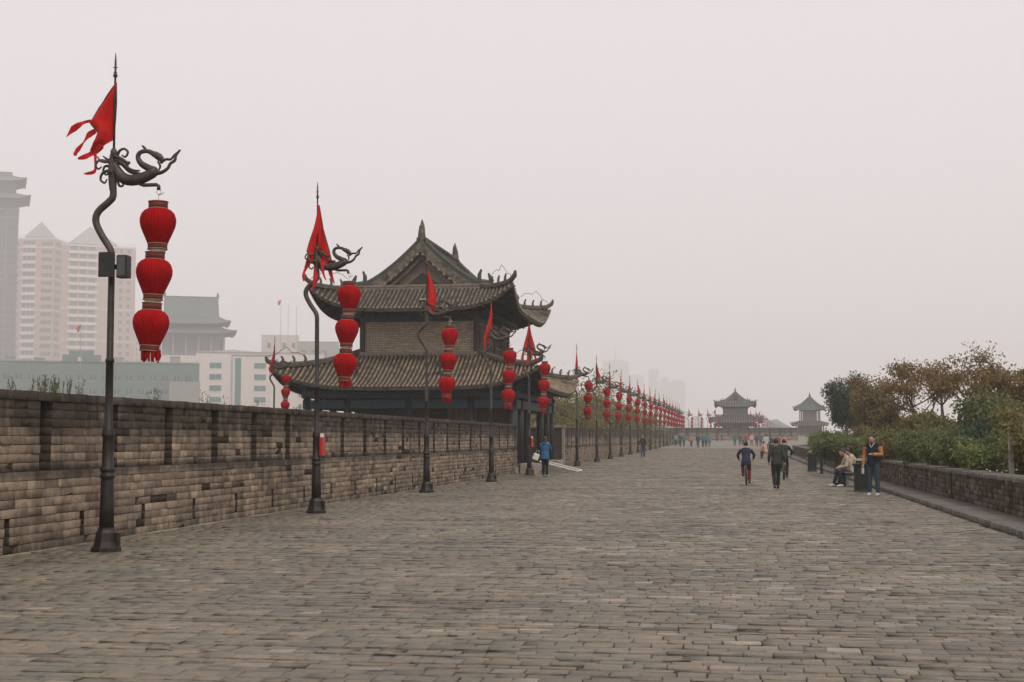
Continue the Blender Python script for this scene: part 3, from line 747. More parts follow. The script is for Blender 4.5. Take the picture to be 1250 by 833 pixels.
# entrance step blocks and metal ramp by the near tower
mb = MB(); mb.cbox(-.35, .35, -.9, .9, 0, .45, .03); o = mb.build('stone_step', M['stone'], None, (-9.35, 66.9, 0)); tag(o, 'pale stone step block at the end of the near parapet', 'step')
mb = MB(); mb.cbox(-.4, .4, -1.2, 1.2, 0, .45, .03); o = mb.build('stone_step', M['stone'], None, (-9.5, 77.5, 0)); tag(o, 'pale stone block beyond the woman in blue', 'step')
rp = empty('wheelchair_ramp', (-8.05, 70.0, 0)); tag(rp, 'white metal frame ramp lying against the tower entrance step', 'ramp')
mb = MB()
for y_ in (-1., 1.): mb.tube([(-1.1, y_, .5), (.75, y_, .04)], .035, 6)
for x, z_ in ((-1.1, .5), (.75, .04)): mb.tube([(x, -1, z_), (x, 1, z_)], .035, 6)
mb.build('frame', M['white'], rp)
mb = MB()
for q in range(1, 12): t_ = q/12; mb.tube([(-1.1+1.85*t_, -1, .5-.46*t_), (-1.1+1.85*t_, 1, .5-.46*t_)], .015, 4)
for y_ in (-.5, 0, .5): mb.tube([(-1.1, y_, .49), (.75, y_, .03)], .015, 4)
mb.build('grille', M['binlid'], rp)

# ------------------------------------------------------------------ lamp posts with dragon heads
def zc(zx, zy, dy=0): return ((zx/4.165+60-138.5)/84.5, dy, (673-(zy/4.165+40))/84.8)
def spline(P, n=6):
    P = [Vector(p) for p in P]; out = []
    for i in range(len(P)-1):
        a = P[max(i-1, 0)]; b = P[i]; c_ = P[i+1]; d = P[min(i+2, len(P)-1)]
        for k in range(n):
            t = k/n; out.append(.5*((2*b)+(c_-a)*t+(2*a-5*b+4*c_-d)*t*t+(3*b-a-3*c_+d)*t**3))
    out.append(P[-1]); return out
def rads(r, n):
    return [float(np.interp(i/(n-1), np.linspace(0, 1, len(r)), r)) for i in range(n)]
def lamp_post():
    root = empty('lamp_post')
    mb = MB(); mb.lathe([(.225, 0), (.225, .05), (.2, .06), (.175, .14), (.15, .27), (.125, .31), (.12, .34)], 8); mb.box(.11, .19, -.05, .05, .04, .26)
    mb.build('base', M['iron'], root)
    mb = MB(); mb.smooth = True
    mb.lathe([(.105, .3), (.1, .7), (.092, 1.0), (.085, 1.03), (.108, 1.05), (.108, 1.085), (.09, 1.1), (.09, 1.13), (.106, 1.15), (.106, 1.18), (.083, 1.2), (.079, 1.62), (.092, 1.64), (.092, 1.68), (.078, 1.7), (.09, 1.73), (.058, 1.76), (.054, 2.7), (.064, 2.71), (.064, 2.75), (.05, 2.76), (.047, 4.2)], 16)
    mb.build('shaft', M['iron'], root)
    mb = MB(); mb.smooth = True
    nk = spline([(0, 0, 4.15), (-.02, 0, 4.33), (-.16, 0, 4.55), (-.255, 0, 4.75), (-.22, 0, 4.9), (-.06, 0, 5.04), (.0, 0, 5.12), (.0, 0, 5.3), (0, 0, 5.62)], 6)
    mb.tube(nk, rads([.047, .05, .052, .052, .05, .05], len(nk)), 10); pass
    mb.build('curved_neck', M['bronze'], root)
    # dragon
    mb = MB(); mb.smooth = True
    def T(P, r, seg=8, y=0, sq=None):
        ps = spline([zc(p[0], p[1], y+(p[2] if len(p) > 2 else 0)) for p in P], 5); mb.tube(ps, [q*.82 for q in rads(r, len(ps))], seg, squash=sq)
    T([(325, 655), (350, 700), (385, 738), (440, 748), (500, 732), (545, 708), (520, 690), (478, 665), (458, 632), (470, 605), (510, 600), (545, 618), (578, 648)], [.07, .085, .1, .1, .1, .09, .065, .055, .045, .04, .038, .05, .035])
    T([(505, 603), (490, 580), (478, 570)], [.03, .025, .012])                 # horn
    T([(545, 612), (572, 630), (588, 650), (580, 665)], [.045, .06, .045, .02])   # head
    T([(565, 655), (578, 680), (570, 700)], [.02, .022, .012])
    T([(545, 712), (585, 712), (618, 692), (632, 668), (655, 652), (662, 625), (684, 598)], [.06, .035, .03, .028, .03, .025, .02])
    T([(590, 655), (610, 645), (635, 645), (655, 622), (682, 602)], [.025, .025, .022, .02, .012])
    T([(330, 640), (365, 655), (400, 690), (430, 705), (470, 712)], [.06, .05, .045, .035, .02], y=.07)
    T([(340, 625), (380, 640), (410, 662), (425, 660), (408, 680), (440, 700), (480, 705)], [.035, .03, .03, .022, .025, .022, .015], y=-.07)
    T([(320, 640), (290, 635), (262, 615)], [.03, .025, .01], y=.04)
    T([(330, 665), (300, 650), (250, 640), (230, 665), (245, 685), (262, 672)], [.04, .03, .022, .02, .018, .012])
    T([(330, 690), (300, 670), (270, 668), (262, 695), (280, 712), (292, 695)], [.04, .03, .022, .02, .018, .012], y=.06)
    T([(330, 710), (305, 700), (275, 715), (268, 745), (290, 762), (303, 742)], [.04, .03, .025, .022, .02, .012], y=-.06)
    T([(330, 730), (350, 750), (360, 775), (380, 775), (375, 758)], [.035, .025, .022, .02, .012])
    T([(335, 620), (350, 590), (375, 580), (395, 598), (382, 622), (362, 612)], [.035, .025, .022, .022, .02, .012], y=.05)
    T([(300, 655), (270, 650), (252, 625)], [.03, .02, .01], y=-.09)
    T([(325, 600), (322, 640), (322, 700), (322, 760), (322, 800)], [.05, .07, .085, .07, .05])
    mb.build('dragon_ornament', M['bronze'], root)
    mb = MB(); mb.smooth = True
    ps = [zc(462, 745), zc(472, 768), zc(490, 775), zc(560, 775), zc(572, 782), zc(572, 802)]; mb.tube(ps, [.03, .03, .028, .028, .028, .03], 8)
    mb.build('hanging_arm', M['bronze'], root)
    mb = MB(); mb.smooth = True; mb.tube([(0, 0, 5.6), (0, 0, 7.12), (0, 0, 7.24)], [.019, .016, .004], 8)
    mb.ell((0, 0, 6.9), (.035, .035, .035), 10, 6); mb.lathe([(.03, 6.94), (.012, 6.96)], 8); mb.tube([(-.035, 0, 7.02), (.035, 0, 7.02)], .008, 5); mb.lathe([(.05, 5.68), (.05, 5.78), (.03, 5.82)], 10)
    mb.build('finial_rod', M['bronze'], root)
    return root
HOOK = Vector(zc(572, 802))

M['gold'] = mat('gold_trim', (.34, .22, .13), (.2, .13, .08), 20, .5)
def rims(mb, zz):
    mb.mi = 1
    for z in zz: mb.lathe([(.136, z-.006), (.146, z-.006), (.146, z+.006), (.136, z+.006)], 24)
    mb.mi = 0
def lantern_string():
    root = empty('lantern_string')     # origin at the hook, hangs along -z
    mb = MB(); mb.smooth = True
    mb.tube([(.0, 0, .02), (.03, 0, 0), (.035, 0, -.04), (0, 0, -.07), (-.03, 0, -.04), (-.02, 0, -.01)], .006, 5); mb.tube([(0, 0, -.06), (0, 0, -.2)], .006, 5)
    mb.tube([(0, 0, -.08), (.05, .02, -.05), (.07, .03, -.03)], .008, 5); mb.build('hook', M['rope'], root)
    for k in range(3):
        z = -.17-k*.735; dx = -.022*k
        l = MB(); l.smooth = True
        prof = [(.11, -.095), (.135, -.105), (.19, -.13), (.235, -.18), (.257, -.25), (.258, -.31), (.243, -.38), (.21, -.46), (.175, -.54), (.15, -.6), (.14, -.615), (.1, -.62)]
        l.lathe(prof[::-1], 40); lo = l.build('lantern', M['red'], root, (dx, 0, z), (R(random.uniform(-1, 1)), R(random.uniform(-1.5, 1.5)), random.uniform(0, 6)))
        c_ = MB(); c_.smooth = True; c_.lathe([(.137, -.115), (.137, 0), (.12, .003)], 24); rims(c_, (-.006, -.108)); c_.build('collar', [M['darkred'], M['gold']], lo); c_ = MB(); c_.smooth = True; c_.lathe([(.138, -.70), (.138, -.61), (.12, -.605)], 24); rims(c_, (-.62, -.694)); c_.build('collar', [M['darkred'], M['gold']], lo)
        for zz in (-.002, -.035, -.105, -.615, -.65, -.70):
            pass
        if k < 2: r_ = MB(); r_.lathe([(.115, -.735), (.12, -.70)], 18); r_.build('gap_ring', M['rope'], lo)
    z = -.17-2*.735-.70; t = MB()
    for q in range(26):
        a = q*2*pi/26; r0 = .125; L = random.uniform(.1, .17)
        t.tube([(r0*cos(a), r0*sin(a), z+.02), (r0*cos(a)+random.uniform(-.015, .015), r0*sin(a)+random.uniform(-.015, .015), z-L*.5), (r0*cos(a)*.95+random.uniform(-.02, .02), r0*sin(a)+random.uniform(-.02, .02), z-L)], [.014, .016, .01], 5)
    t.build('tassel', M['red'], root, (-.044, 0, 0))
    return root

def flag_mesh(rows, tails=(), fold=.05, seed=0):
    """rows: (z, h_left, h_right) from top to bottom; ribbon tails: lists of (h, y, z, width)"""
    r_ = random.Random(seed); us = [0, .05, .2, .35, .5, .65, .8, .95, 1]
    R2 = []
    for i in range(len(rows)-1):
        for k in range(3):
            t = k/3; R2.append(tuple(rows[i][j]*(1-t)+rows[i+1][j]*t for j in range(3)))
    R2.append(rows[-1]); vs = []; nu = len(us)
    ph = r_.uniform(0, 6)
    for side in (0, 1):
        for i, (z, a, b) in enumerate(R2):
            for u in us:
                h = b+(a-b)*u; w_ = abs(a-b)
                vs.append((h, fold*min(1, w_*4)*sin(u*7+ph+z*3)*(.3+u)+(.004 if side else -.004), z))
    n = len(R2); fs = []; mi = []
    for side in (0, 1):
        o = side*n*nu
        for i in range(n-1):
            for j in range(nu-1):
                f = (o+i*nu+j, o+i*nu+j+1, o+(i+1)*nu+j+1, o+(i+1)*nu+j); fs.append(f if side else f[::-1]); mi.append(1 if j in (0, nu-2) else 0)
    mb = MB(); mb.smooth = True; mb.add(vs, fs); mb.m = mi[:]
    for T_ in tails:
        ps = spline([(h, y, z) for h, y, z, w_ in T_], 4); ws = rads([t[3]*.42 for t in T_], len(ps)); vv = []; ff = []
        for i, p in enumerate(ps):
            d = (ps[min(i+1, len(ps)-1)]-ps[max(i-1, 0)]).normalized(); s = d.cross(Vector((0, 1, 0))).normalized(); s = (s+Vector((0, .5*sin(i*.7), 0))).normalized()
            for e in (-.004, .004): vv += [p+s*ws[i]+Vector((0, e, 0)), p-s*ws[i]+Vector((0, e, 0))]
        for i in range(len(ps)-1):
            q = i*4; p_ = q+4; ff += [(q, q+1, p_+1, p_), (p_+2, p_+3, q+3, q+2)]
        mb.mi = 0; mb.add(vv, ff)
    return mb
def fz(zx, zy): a = zc(zx, zy); return a
rows = [(6.72, -.02, 0)]
def zrow(zy, xl, xr): a = zc(xl, zy); b = zc(xr, zy); return (a[2], a[0], b[0])
flA = flag_mesh([zrow(235, 332, 336), zrow(300, 272, 335), zrow(355, 222, 334), zrow(400, 192, 333), zrow(435, 172, 332), zrow(495, 225, 330), zrow(535, 212, 327), zrow(560, 208, 280), zrow(590, 196, 245)],
     [[(*zc(200, 432), .05), (*zc(172, 436), .05), (*zc(145, 446), .09), (*zc(105, 470), .11), (*zc(66, 512), .01)],
      [(*zc(225, 485), .08), (*zc(190, 505), .1), (*zc(160, 545), .03), (*zc(135, 575), .07), (*zc(118, 598), .1), (*zc(118, 612), .03)],
      [(*zc(260, 560), .12), (*zc(225, 590), .12), (*zc(180, 615), .11), (*zc(132, 628), .03)],
      [(*zc(225, 600), .05), (*zc(228, 650), .04), (*zc(225, 695), .07), (*zc(190, 706), .05), (*zc(165, 706), .02)]], .09, 1)
flB = flag_mesh([(6.72, -.03, .01), (6.2, -.12, .11), (5.7, -.24, .26), (5.5, -.2, .3), (5.4, -.1, .22)],
     [[(-.2, 0, 5.65, .1), (-.28, .05, 5.4, .1), (-.34, 0, 5.2, .08), (-.33, 0, 5.05, .04)], [(-.05, 0, 5.5, .12), (-.05, -.06, 5.1, .13), (-.12, -.05, 4.85, .05)],
      [(.2, 0, 5.5, .1), (.27, .03, 5.2, .1), (.36, 0, 4.98, .03)], [(.1, -.1, 5.5, .08), (.14, -.1, 5.2, .06), (.2, -.1, 5.05, .03)]], .09, 2)
flC = flag_mesh([(6.72, -.01, .02), (6.3, -.01, .18), (5.9, .0, .3), (5.6, .02, .27), (5.45, .1, .22)], [[(.2, 0, 5.55, .06), (.24, 0, 5.35, .05), (.3, 0, 5.25, .02)]], .06, 3)
flD = flag_mesh([(6.72, -.02, .01), (6.2, -.1, .03), (5.7, -.24, .02), (5.4, -.3, -.02), (5.2, -.26, -.1)], [[(-.2, 0, 5.3, .08), (-.26, 0, 5.1, .06), (-.3, 0, 4.95, .02)]], .06, 4)
flE = flag_mesh([(6.72, -.03, .01), (6.3, -.06, .1), (5.9, -.05, .22), (5.65, -.02, .34)], [[(.25, 0, 5.75, .07), (.42, 0, 5.5, .06), (.62, .02, 5.32, .04)], [(.1, 0, 5.7, .06), (.2, 0, 5.45, .05)]], .07, 5)
flF = flag_mesh([(6.72, -.02, .01), (6.0, -.08, .06), (5.4, -.13, .09), (5.1, -.1, .05)], [], .05, 6)
FL = [flA, flB, flC, flD, flB, flF, flE, flF, flD, flF, flD, flE, flF, flD, flE]
def place_lamp(i, loc, lab, proto, lproto, fl, group, rz=0, lean=0, k=1.):
    l = proto if i == 0 else copy_tree(proto); l.location = loc; l.rotation_euler = (R(random.uniform(-.4, .4)), R(random.uniform(-.4, .4))+lean, rz)
    tag(l, lab[0], 'lamp post', group[0])
    s = lproto if i == 0 else copy_tree(lproto)
    h = Matrix.Rotation(rz, 3, 'Z') @ HOOK*k; l.scale = s.scale = (k, k, k); s.location = Vector(loc)+h; s.rotation_euler = (0, R(random.uniform(-.6, 1.2)), random.uniform(0, .3))
    tag(s, lab[1], 'lanterns', group[1])
    f = link('flag', fl, None, loc, rz); tag(f, lab[2], 'flag', group[2])
    f.scale = (k, k, k)
    if i == 0: l.rotation_euler = (0, 0, 0)
    return l
flagmeshes = {}
def fmesh(b):
    if id(b) not in flagmeshes:
        o = b.build('flag', [M['redflag'], M['flagedge']]); flagmeshes[id(b)] = o.data; bpy.data.objects.remove(o)
    return flagmeshes[id(b)]
P0, LP0 = lamp_post(), lantern_string()
GR = ('dragon-headed lamp posts lining the left parapet', 'strings of three red lanterns hung from the lamp posts', 'red pennant flags topping the lamp posts')
Ys = [19.37, 29.95, 42.0, 52.9, 62.3, 83.4, 96.0, 106.9, 118, 129, 140, 151, 162, 173, 184, 195, 206, 217, 228, 239, 250, 260]
firstlab = [('tall lamp post with black spotlight boxes on its shaft, nearest of the row', 'largest string of three red lanterns, hung from the nearest lamp post', 'ragged red flag with streaming tails on the nearest lamp post'),
 ('lamp post with a small red box on its side, second nearest along the parapet', 'red lantern string before the left end of the tower roofs', 'drooping red flag with torn tails left of the tower'),
 ('lamp post in front of the middle of the near gate tower', 'red lantern string hanging before the upper brick wall of the tower', 'red flag seen against the gable of the tower'),
 ('lamp post in front of the right side of the gate tower', 'red lantern string before the right-hand windows of the tower', 'orange red flag beside the blue frieze of the tower'),
 ('lamp post beside the woman in blue at the tower entrance', 'red lantern string above the woman in the blue jacket', 'red flag against the sky right of the tower body')]
for i, Y in enumerate(Ys):
    if i < 5: lab = firstlab[i]
    else: lab = (f'lamp post under the dragon head, {ORD[i]} of the row counted from the camera', f'red lantern string on the {ORD[i]} lamp post of the row', f'red pennant on the {ORD[i]} lamp post of the row')
    fl = fmesh(FL[i % len(FL)] if i < 7 else random.choice([flC, flD, flE, flF, flF]))
    l = place_lamp(i, (-8.85+{0: .03, 2: -.15, 4: .12}.get(i, 0), Y, gz(Y)), lab, P0, LP0, fl, GR)
# spotlight boxes on the nearest lamp, red box on the second and fifth
pb = copy_tree  # (kept short)
lamps = sorted([o for o in COL.objects if o.name.startswith('lamp_post')], key=lambda o: o.location.y)
mb = MB(); mb.cbox(-.15, .09, -.13, -.09, 3.93, 4.29, .01); mb.box(-.04, .04, -.09, -.04, 4.0, 4.2); mb.build('control_box', M['black'], lamps[0])
mb = MB(); mb.cbox(.11, .27, -.1, .08, 3.92, 4.25, .015); mb.box(.04, .12, -.02, .02, 4.05, 4.12); so_ = mb.build('spotlight', M['black'], lamps[0])
mb = MB(); mb.box(.13, .25, -.106, -.1, 3.95, 4.22); mb.build('lens', M['glass'], so_)
for k in (1, 4):
    mb = MB(); mb.cbox(.09, .17, -.12, .12, 1.24, 1.64, .015); mb.mi = 1; mb.box(.1, .15, -.07, .07, 1.641, 1.72); mb.mi = 0
    M.setdefault('redbox', mat('red_enamel', (.45, .02, .02), (.35, .02, .02), 5, .4))
    mb.build('red_box', [M['redbox'], M['white']], lamps[k])
# lamp behind the tower's left end, and the far rows
G2 = ('distant lamp posts around the far tower', 'distant red lantern strings around the far tower', 'distant red flags around the far tower')
i = 1
sp = spot(334, 62.5); mb = MB(); mb.cbox(-.4, .4, -.4, .4, -.6, .0, .03); o = mb.build('stone_plinth', M['stone'], None, (sp.x, 62.5, .55)); tag(o, 'stone plinth under the lamp post left of the tower, behind the parapet', 'plinth')
place_lamp(1, (sp.x, 62.5, .55), ('lamp post rising behind the parapet left of the tower', 'small red lantern string under the left roof corner of the tower', 'narrow red flag behind the parapet left of the tower'), lamps[2], LP0, fmesh(flD), GR, k=.8)
far = [(845, 300), (857, 303), (868, 308), (878, 313), (921, 318), (927, 326)]+[(932+k*2.35, 400+k*42) for k in range(12)]
for k, (px, Y) in enumerate(far):
    s_ = spot(px-4, Y); w_ = ['left of', 'left of', 'just left of', 'just left of', 'just right of', 'right of'][k] if k < 6 else 'beyond'
    o_ = ORD[k] if k < 6 else ORD[k]
    place_lamp(1, (s_.x, Y, gz(Y)), (f'tiny hazy lamp post {w_} the far tower, {"first" if k == 0 else o_} from the left', f'tiny hazy lantern string {w_} the far tower, {"first" if k == 0 else o_} from the left', f'tiny hazy red flag {w_} the far tower, {"first" if k == 0 else o_} from the left'), lamps[2], LP0, fmesh(random.choice([flC, flE, flA, flD])), G2)

# ------------------------------------------------------------------ corner pavilion on the right
pv = spot(989, 420); pav = empty('corner_pavilion', (pv.x, 420, 3.0), R(-8)); tag(pav, 'hazy two-tier corner pavilion with a pointed roof, right of the far tower', 'pavilion')
mb = MB(); mb.box(-4.2, 4.2, -4.2, 4.2, -4, -.2); mb.box(-4.5, 4.5, -4.5, 4.5, -.2, 0); mb.build('platform', M['gable'], pav)
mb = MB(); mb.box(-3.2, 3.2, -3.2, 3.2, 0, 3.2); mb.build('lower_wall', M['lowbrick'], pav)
for x in (-3.6, -1.2, 1.2, 3.6):
    for y_ in (-3.6, 3.6): mb = MB(); mb.lathe([(.18, 0), (.18, 3)], 8); mb.build('column', M['column'], pav, (x, y_, 0))
b, t, h, s_ = skirt(4.95, 4.95, 2.5, 2.6, 2.6, 3.7, .5, pitch=.6, tr=.12); r_ = b.build('lower_roof', M['tilebed'], pav); t.build('tiles', [M['tile'], M['ridge'], M['verge']], r_); h.build('hip_ridge', M['ridge'], r_); s_.build('soffit', M['soffit'], r_)
mb = MB(); mb.box(-1.9, 1.9, -1.9, 1.9, 3.6, 7.1); mb.build('upper_wall', M['gable'], pav)
for x in (-2.6, 2.6):
    for y_ in (-2.6, 2.6): mb = MB(); mb.lathe([(.16, 3.5), (.16, 7.2)], 8); mb.build('column', M['column'], pav, (x, y_, 0))
mb = MB(); mb.box(-2.75, 2.75, -2.75, 2.75, 6.6, 7.1); mb.build('frieze', M['frieze'], pav)
M['tile_g'] = mat('green_tile', (.035, .06, .045), (.06, .085, .065), 3, .8)
b, t, h, s_ = skirt(4.3, 4.3, 6.9, .25, .25, 10.6, .6, pitch=.6, tr=.12, pw=1.35); r_ = b.build('upper_roof', M['tile_g'], pav); t.build('tiles', [M['tile_g'], M['ridge'], M['verge']], r_); h.build('hip_ridge', M['ridge'], r_); s_.build('soffit', M['soffit'], r_)
mb = MB(); mb.smooth = True; mb.lathe([(.4, 10.4), (.45, 10.7), (.2, 10.9), (.32, 11.2), (.12, 11.6), (.03, 12.2)], 10); mb.build('finial', M['ridge'], pav)

# low hazy hall roof far along the path
pv = spot(946, 1100); hall = empty('far_hall', (pv.x, 1100, 3.2), R(6)); tag(hall, 'very hazy low hall roof behind the farthest lanterns', 'hall')
mb = MB(); mb.box(-6, 6, -9, 9, 0, 4.2); mb.build('wall', M['hazed_greybrick'], hall)
b, t, h, s_ = skirt(13, 18, 5, .5, 8, 13, 1, rows=False); r_ = b.build('roof', M['hazed_greytile'], hall); h.build('hip_ridge', M['hazed_greytile'], r_); s_.build('soffit', M['soffit'], r_)

# ------------------------------------------------------------------ people
def vox(mb, size, smooth=2):
    me = bpy.data.meshes.new('tmp'); me.from_pydata(mb.v, [], mb.f); ob = bpy.data.objects.new('tmp', me); COL.objects.link(ob)
    r_ = ob.modifiers.new('r', 'REMESH'); r_.mode = 'VOXEL'; r_.voxel_size = size; r_.use_smooth_shade = True
    s_ = ob.modifiers.new('s', 'SMOOTH'); s_.iterations = smooth; s_.factor = .5
    dg = bpy.context.evaluated_depsgraph_get(); dg.update()
    out = bpy.data.meshes.new_from_object(ob.evaluated_get(dg)); bpy.data.objects.remove(ob); bpy.data.meshes.remove(me)
    return out
def clothm(name, c, k=.7, rough=.85):
    key = 'c_'+name
    if key not in M: M[key] = mat(name, c, tuple(v*k for v in c), 14, rough, .3, 25, spec=.2)
    return M[key]
BASE = dict(lean=0., hip=(0, 0, .93), shl=1.42, tl=(0, 0), head=(0, .02), armL=((-.235, -.03, 1.14), (-.25, .07, .9)), armR=((.235, -.03, 1.14), (.25, .07, .9)),
            legL=((-.1, .02, .5), (-.11, -.02, .09)), legR=((.1, .02, .5), (.11, -.02, .09)), toe=(.02, 0))
POSES = {
 'stand': {},
 'walk': dict(legL=((-.1, .16, .52), (-.1, .2, .09)), legR=((.1, .06, .5), (.1, -.22, .14)), armL=((-.24, -.12, 1.16), (-.24, -.1, .92)), armR=((.24, .06, 1.15), (.25, .2, .95))),
 'walk2': dict(legR=((.09, .14, .51), (.08, .16, .09)), legL=((-.08, .05, .5), (-.07, -.14, .11)), armL=((-.25, -.05, 1.14), (-.24, .12, .93)), armR=((.25, -.1, 1.16), (.3, .0, .92))),
 'phone': dict(armL=((-.25, .0, 1.16), (-.06, .24, 1.17)), armR=((.24, -.03, 1.14), (.26, .05, .88)), head=(0, .07), headdn=.03, legL=((-.12, .02, .5), (-.13, -.02, .09))),
 'photo': dict(armL=((-.22, .14, 1.22), (-.07, .3, 1.42)), armR=((.22, .14, 1.22), (.07, .3, 1.42)), legL=((-.08, .02, .5), (-.08, 0, .09)), legR=((.08, .02, .5), (.09, -.03, .09))),
 'sit': dict(hip=(0, -.02, .5), shl=.98, tl=(0, .16), head=(0, .14), headdn=.02, legL=((-.11, .42, .5), (-.12, .36, .09)), legR=((.1, .43, .5), (.12, .56, .1)),
             armL=((-.22, .22, .72), (-.08, .4, .66)), armR=((.22, .22, .72), (.08, .4, .66))),
 'cycle': dict(hip=(0, -.12, .95), shl=1.4, tl=(0, .2), head=(0, .1), armL=((-.33, .2, 1.2), (-.29, .42, 1.04)), armR=((.33, .2, 1.2), (.29, .42, 1.04)),
               legL=((-.14, .25, .78), (-.13, .08, .42)), legR=((.13, .16, .6), (.12, .0, .14))),
}
def body_parts(pose, female=False):
    p = dict(BASE); p.update(POSES[pose]); hip = Vector(p['hip']); tx, ty = p['tl']
    neck = Vector((tx, hip.y+ty, p['shl']+.06)); chest = hip.lerp(neck, .68); waist = hip.lerp(neck, .3)
    hd = p.get('headdn', 0); head = Vector((neck.x+p['head'][0], neck.y+p['head'][1], neck.z+.155-hd))
    sw = .165 if female else .185
    sh = [Vector((s*sw, neck.y-.01, p['shl'])) for s in (-1, 1)]; hp = [Vector((s*.09, hip.y, hip.z-.03)) for s in (-1, 1)]
    return p, hip, neck, chest, waist, head, sh, hp
BIGTREE = {}
def person_meshes(pose, res, skirtless=True, female=False, hood=False, longcoat=False, hairlen=0):
    key = (pose, res, female, hood, longcoat, hairlen)
    if key in BIGTREE: return BIGTREE[key]
    p, hip, neck, chest, waist, head, sh, hp = body_parts(pose, female); fat = res > .015
    limbs = [(sh[0], *map(Vector, p['armL'])), (sh[1], *map(Vector, p['armR']))]; legs = [(hp[0], *map(Vector, p['legL'])), (hp[1], *map(Vector, p['legR']))]
    def torso(mb, e, top=True):
        mb.tube([hip-Vector((0, 0, .1)), hip, waist, chest, neck-Vector((0, 0, .05))], [.13+e, .165+e, .135+e, .165+e, .10+e], 16, squash=(1, .68, 1))
        mb.tube([sh[0]+Vector((.02, 0, -.01)), neck-Vector((0, 0, .06)), sh[1]+Vector((-.02, 0, -.01))], [.055+e, .085+e, .055+e], 10)
    b = MB(); torso(b, 0)
    b.tube([neck-Vector((0, 0, .08)), neck, head-Vector((0, .01, .05))], [.06, .052, .05], 10)
    b.ell(head, (.076, .092, .112), 16, 12); b.ell(head+Vector((0, .035, -.06)), (.05, .05, .05), 12, 8)
    b.tube([head+Vector((0, .085, .02)), head+Vector((0, .108, -.022))], [.008, .017], 6)     # nose
    for s in (-1, 1): b.ell(head+Vector((s*.078, -.005, -.005)), (.014, .024, .032), 8, 6)       # ears
    b.tube([head+Vector((-.022, .083, -.055)), head+Vector((.022, .083, -.055))], .011, 6)
    for a, e, w_ in limbs:
        b.tube([a, a.lerp(e, .5), e, e.lerp(w_, .35), w_], [.05, .046, .038, .038, .026], 10)
        d = (w_-e).normalized(); n_ = d.orthogonal().normalized(); sd_ = d.cross(Vector((0, 1, 0))) if abs(d.y) < .8 else Vector((1, 0, 0)); sd_.normalize()
        b.tube([w_-d*.01, w_+d*.05, w_+d*.09], [.025, .036, .03], 8)
        if not fat:
            fw = Vector((0, 1, 0)) if abs(d.y) < .8 else Vector((0, 0, -1))
            for q, L in ((-1.5, .062), (-.5, .078), (.5, .072), (1.5, .055)):
                o_ = w_+d*.08+fw*(q*.019); b.tube([o_, o_+d*L*.6, o_+d*L+sd_*.008-n_*.01], [.0095, .009, .0075], 6)
            b.tube([w_+d*.03+fw*.025, w_+d*.06+fw*.05, w_+d*.09+fw*.055], [.013, .011, .009], 6)
    for a, k, f in legs:
        b.tube([a, a.lerp(k, .5), k, k.lerp(f, .4), f], [.088, .076, .055, .054, .036], 12)
        b.tube([f+Vector((0, -.03, -.04)), f+Vector((0, .08, -.05)), f+Vector((0, .15, -.055))], [.035, .036, .028], 8)
    j = MB(); torso(j, .024)
    for a, e, w_ in limbs: j.tube([a, a.lerp(e, .5), e, e.lerp(w_, .5), w_.lerp(e, .06)], [.07, .062, .056, .05, .042], 12)
    if longcoat or hood:
        j.tube([waist, hip-Vector((0, 0, .02)), hip-Vector((0, 0, .14 if not longcoat else .3))], [.165, .195, .2], 14, squash=(1, .75, 1))
    else: j.tube([waist, hip-Vector((0, 0, .07))], [.16, .178], 14, squash=(1, .72, 1))
    if hood: j.tube([neck+Vector((-.07, -.05, 0)), neck+Vector((0, -.09, -.02)), neck+Vector((.07, -.05, 0))], [.04, .06, .04], 8)
    else: j.tube([neck+Vector((0, 0, -.03)), neck+Vector((0, 0, .02))], [.075, .066], 10)
    t = MB(); t.tube([hip+Vector((0, 0, .05)), hip-Vector((0, 0, .07))], [.15, .168], 14, squash=(1, .74, 1))
    for a, k, f in legs: t.tube([a, a.lerp(k, .5), k, k.lerp(f, .5), f+(k-f).normalized()*.015], [.102, .09, .072, .066, .058], 12)
    s = MB()
    for a, k, f in legs:
        s.tube([f+Vector((0, -.055, -.045)), f+Vector((0, .02, -.035)), f+Vector((0, .1, -.05)), f+Vector((0, .175, -.06))], [.04, .05, .045, .03], 10)
        s.v = [(x, y, max(z, f.z-.088)) if z > f.z-.2 and abs(Vector((x, y, 0)).x-f.x) < .12 else (x, y, z) for x, y, z in s.v]
    h = MB(); h.ell(head+Vector((0, -.02, .036)), (.09, .098, .106), 16, 12)
    if hairlen: h.tube([head+Vector((0, -.06, .02)), head+Vector((0, -.085, -.1)), neck+Vector((0, -.1, -hairlen))], [.075, .075, .05], 10, squash=(1, .7, 1))
    if not fat:
        fr = []
        h.ell(head+Vector((0, .03, .085)), (.06, .055, .03), 10, 6)
    out = (vox(b, res*.8 if not fat else res), vox(j, res), vox(t, res), vox(s, res), vox(h, res))
    BIGTREE[key] = out
    return out
def person(label, loc, rz, pose, jc, tc, sc_=(.03, .03, .03), res=.012, h=1.0, skin='skin', hair='hair', group=None, **kw):
    ms = person_meshes(pose, res, **kw); names = ['person', 'jacket', 'trousers', 'shoes', 'hair']
    cm = [M[skin], clothm('cloth_%.2f_%.2f_%.2f' % jc, jc), clothm('cloth_%.2f_%.2f_%.2f' % tc, tc), clothm('shoe_%.2f' % sc_[0], sc_), M[hair]]
    root = None
    for n_, me, m in zip(names, ms, cm):
        me = me.copy(); me.materials.clear(); me.materials.append(m)
        o = link(n_, me, root)
        if root is None: root = o; o.location = loc; o.rotation_euler = (0, 0, rz); o.scale = (h, h, h); tag(o, label, 'person', group)
    return root
BLK, NAVY, BLUE = (.018, .018, .02), (.02, .03, .06), (.03, .13, .27)
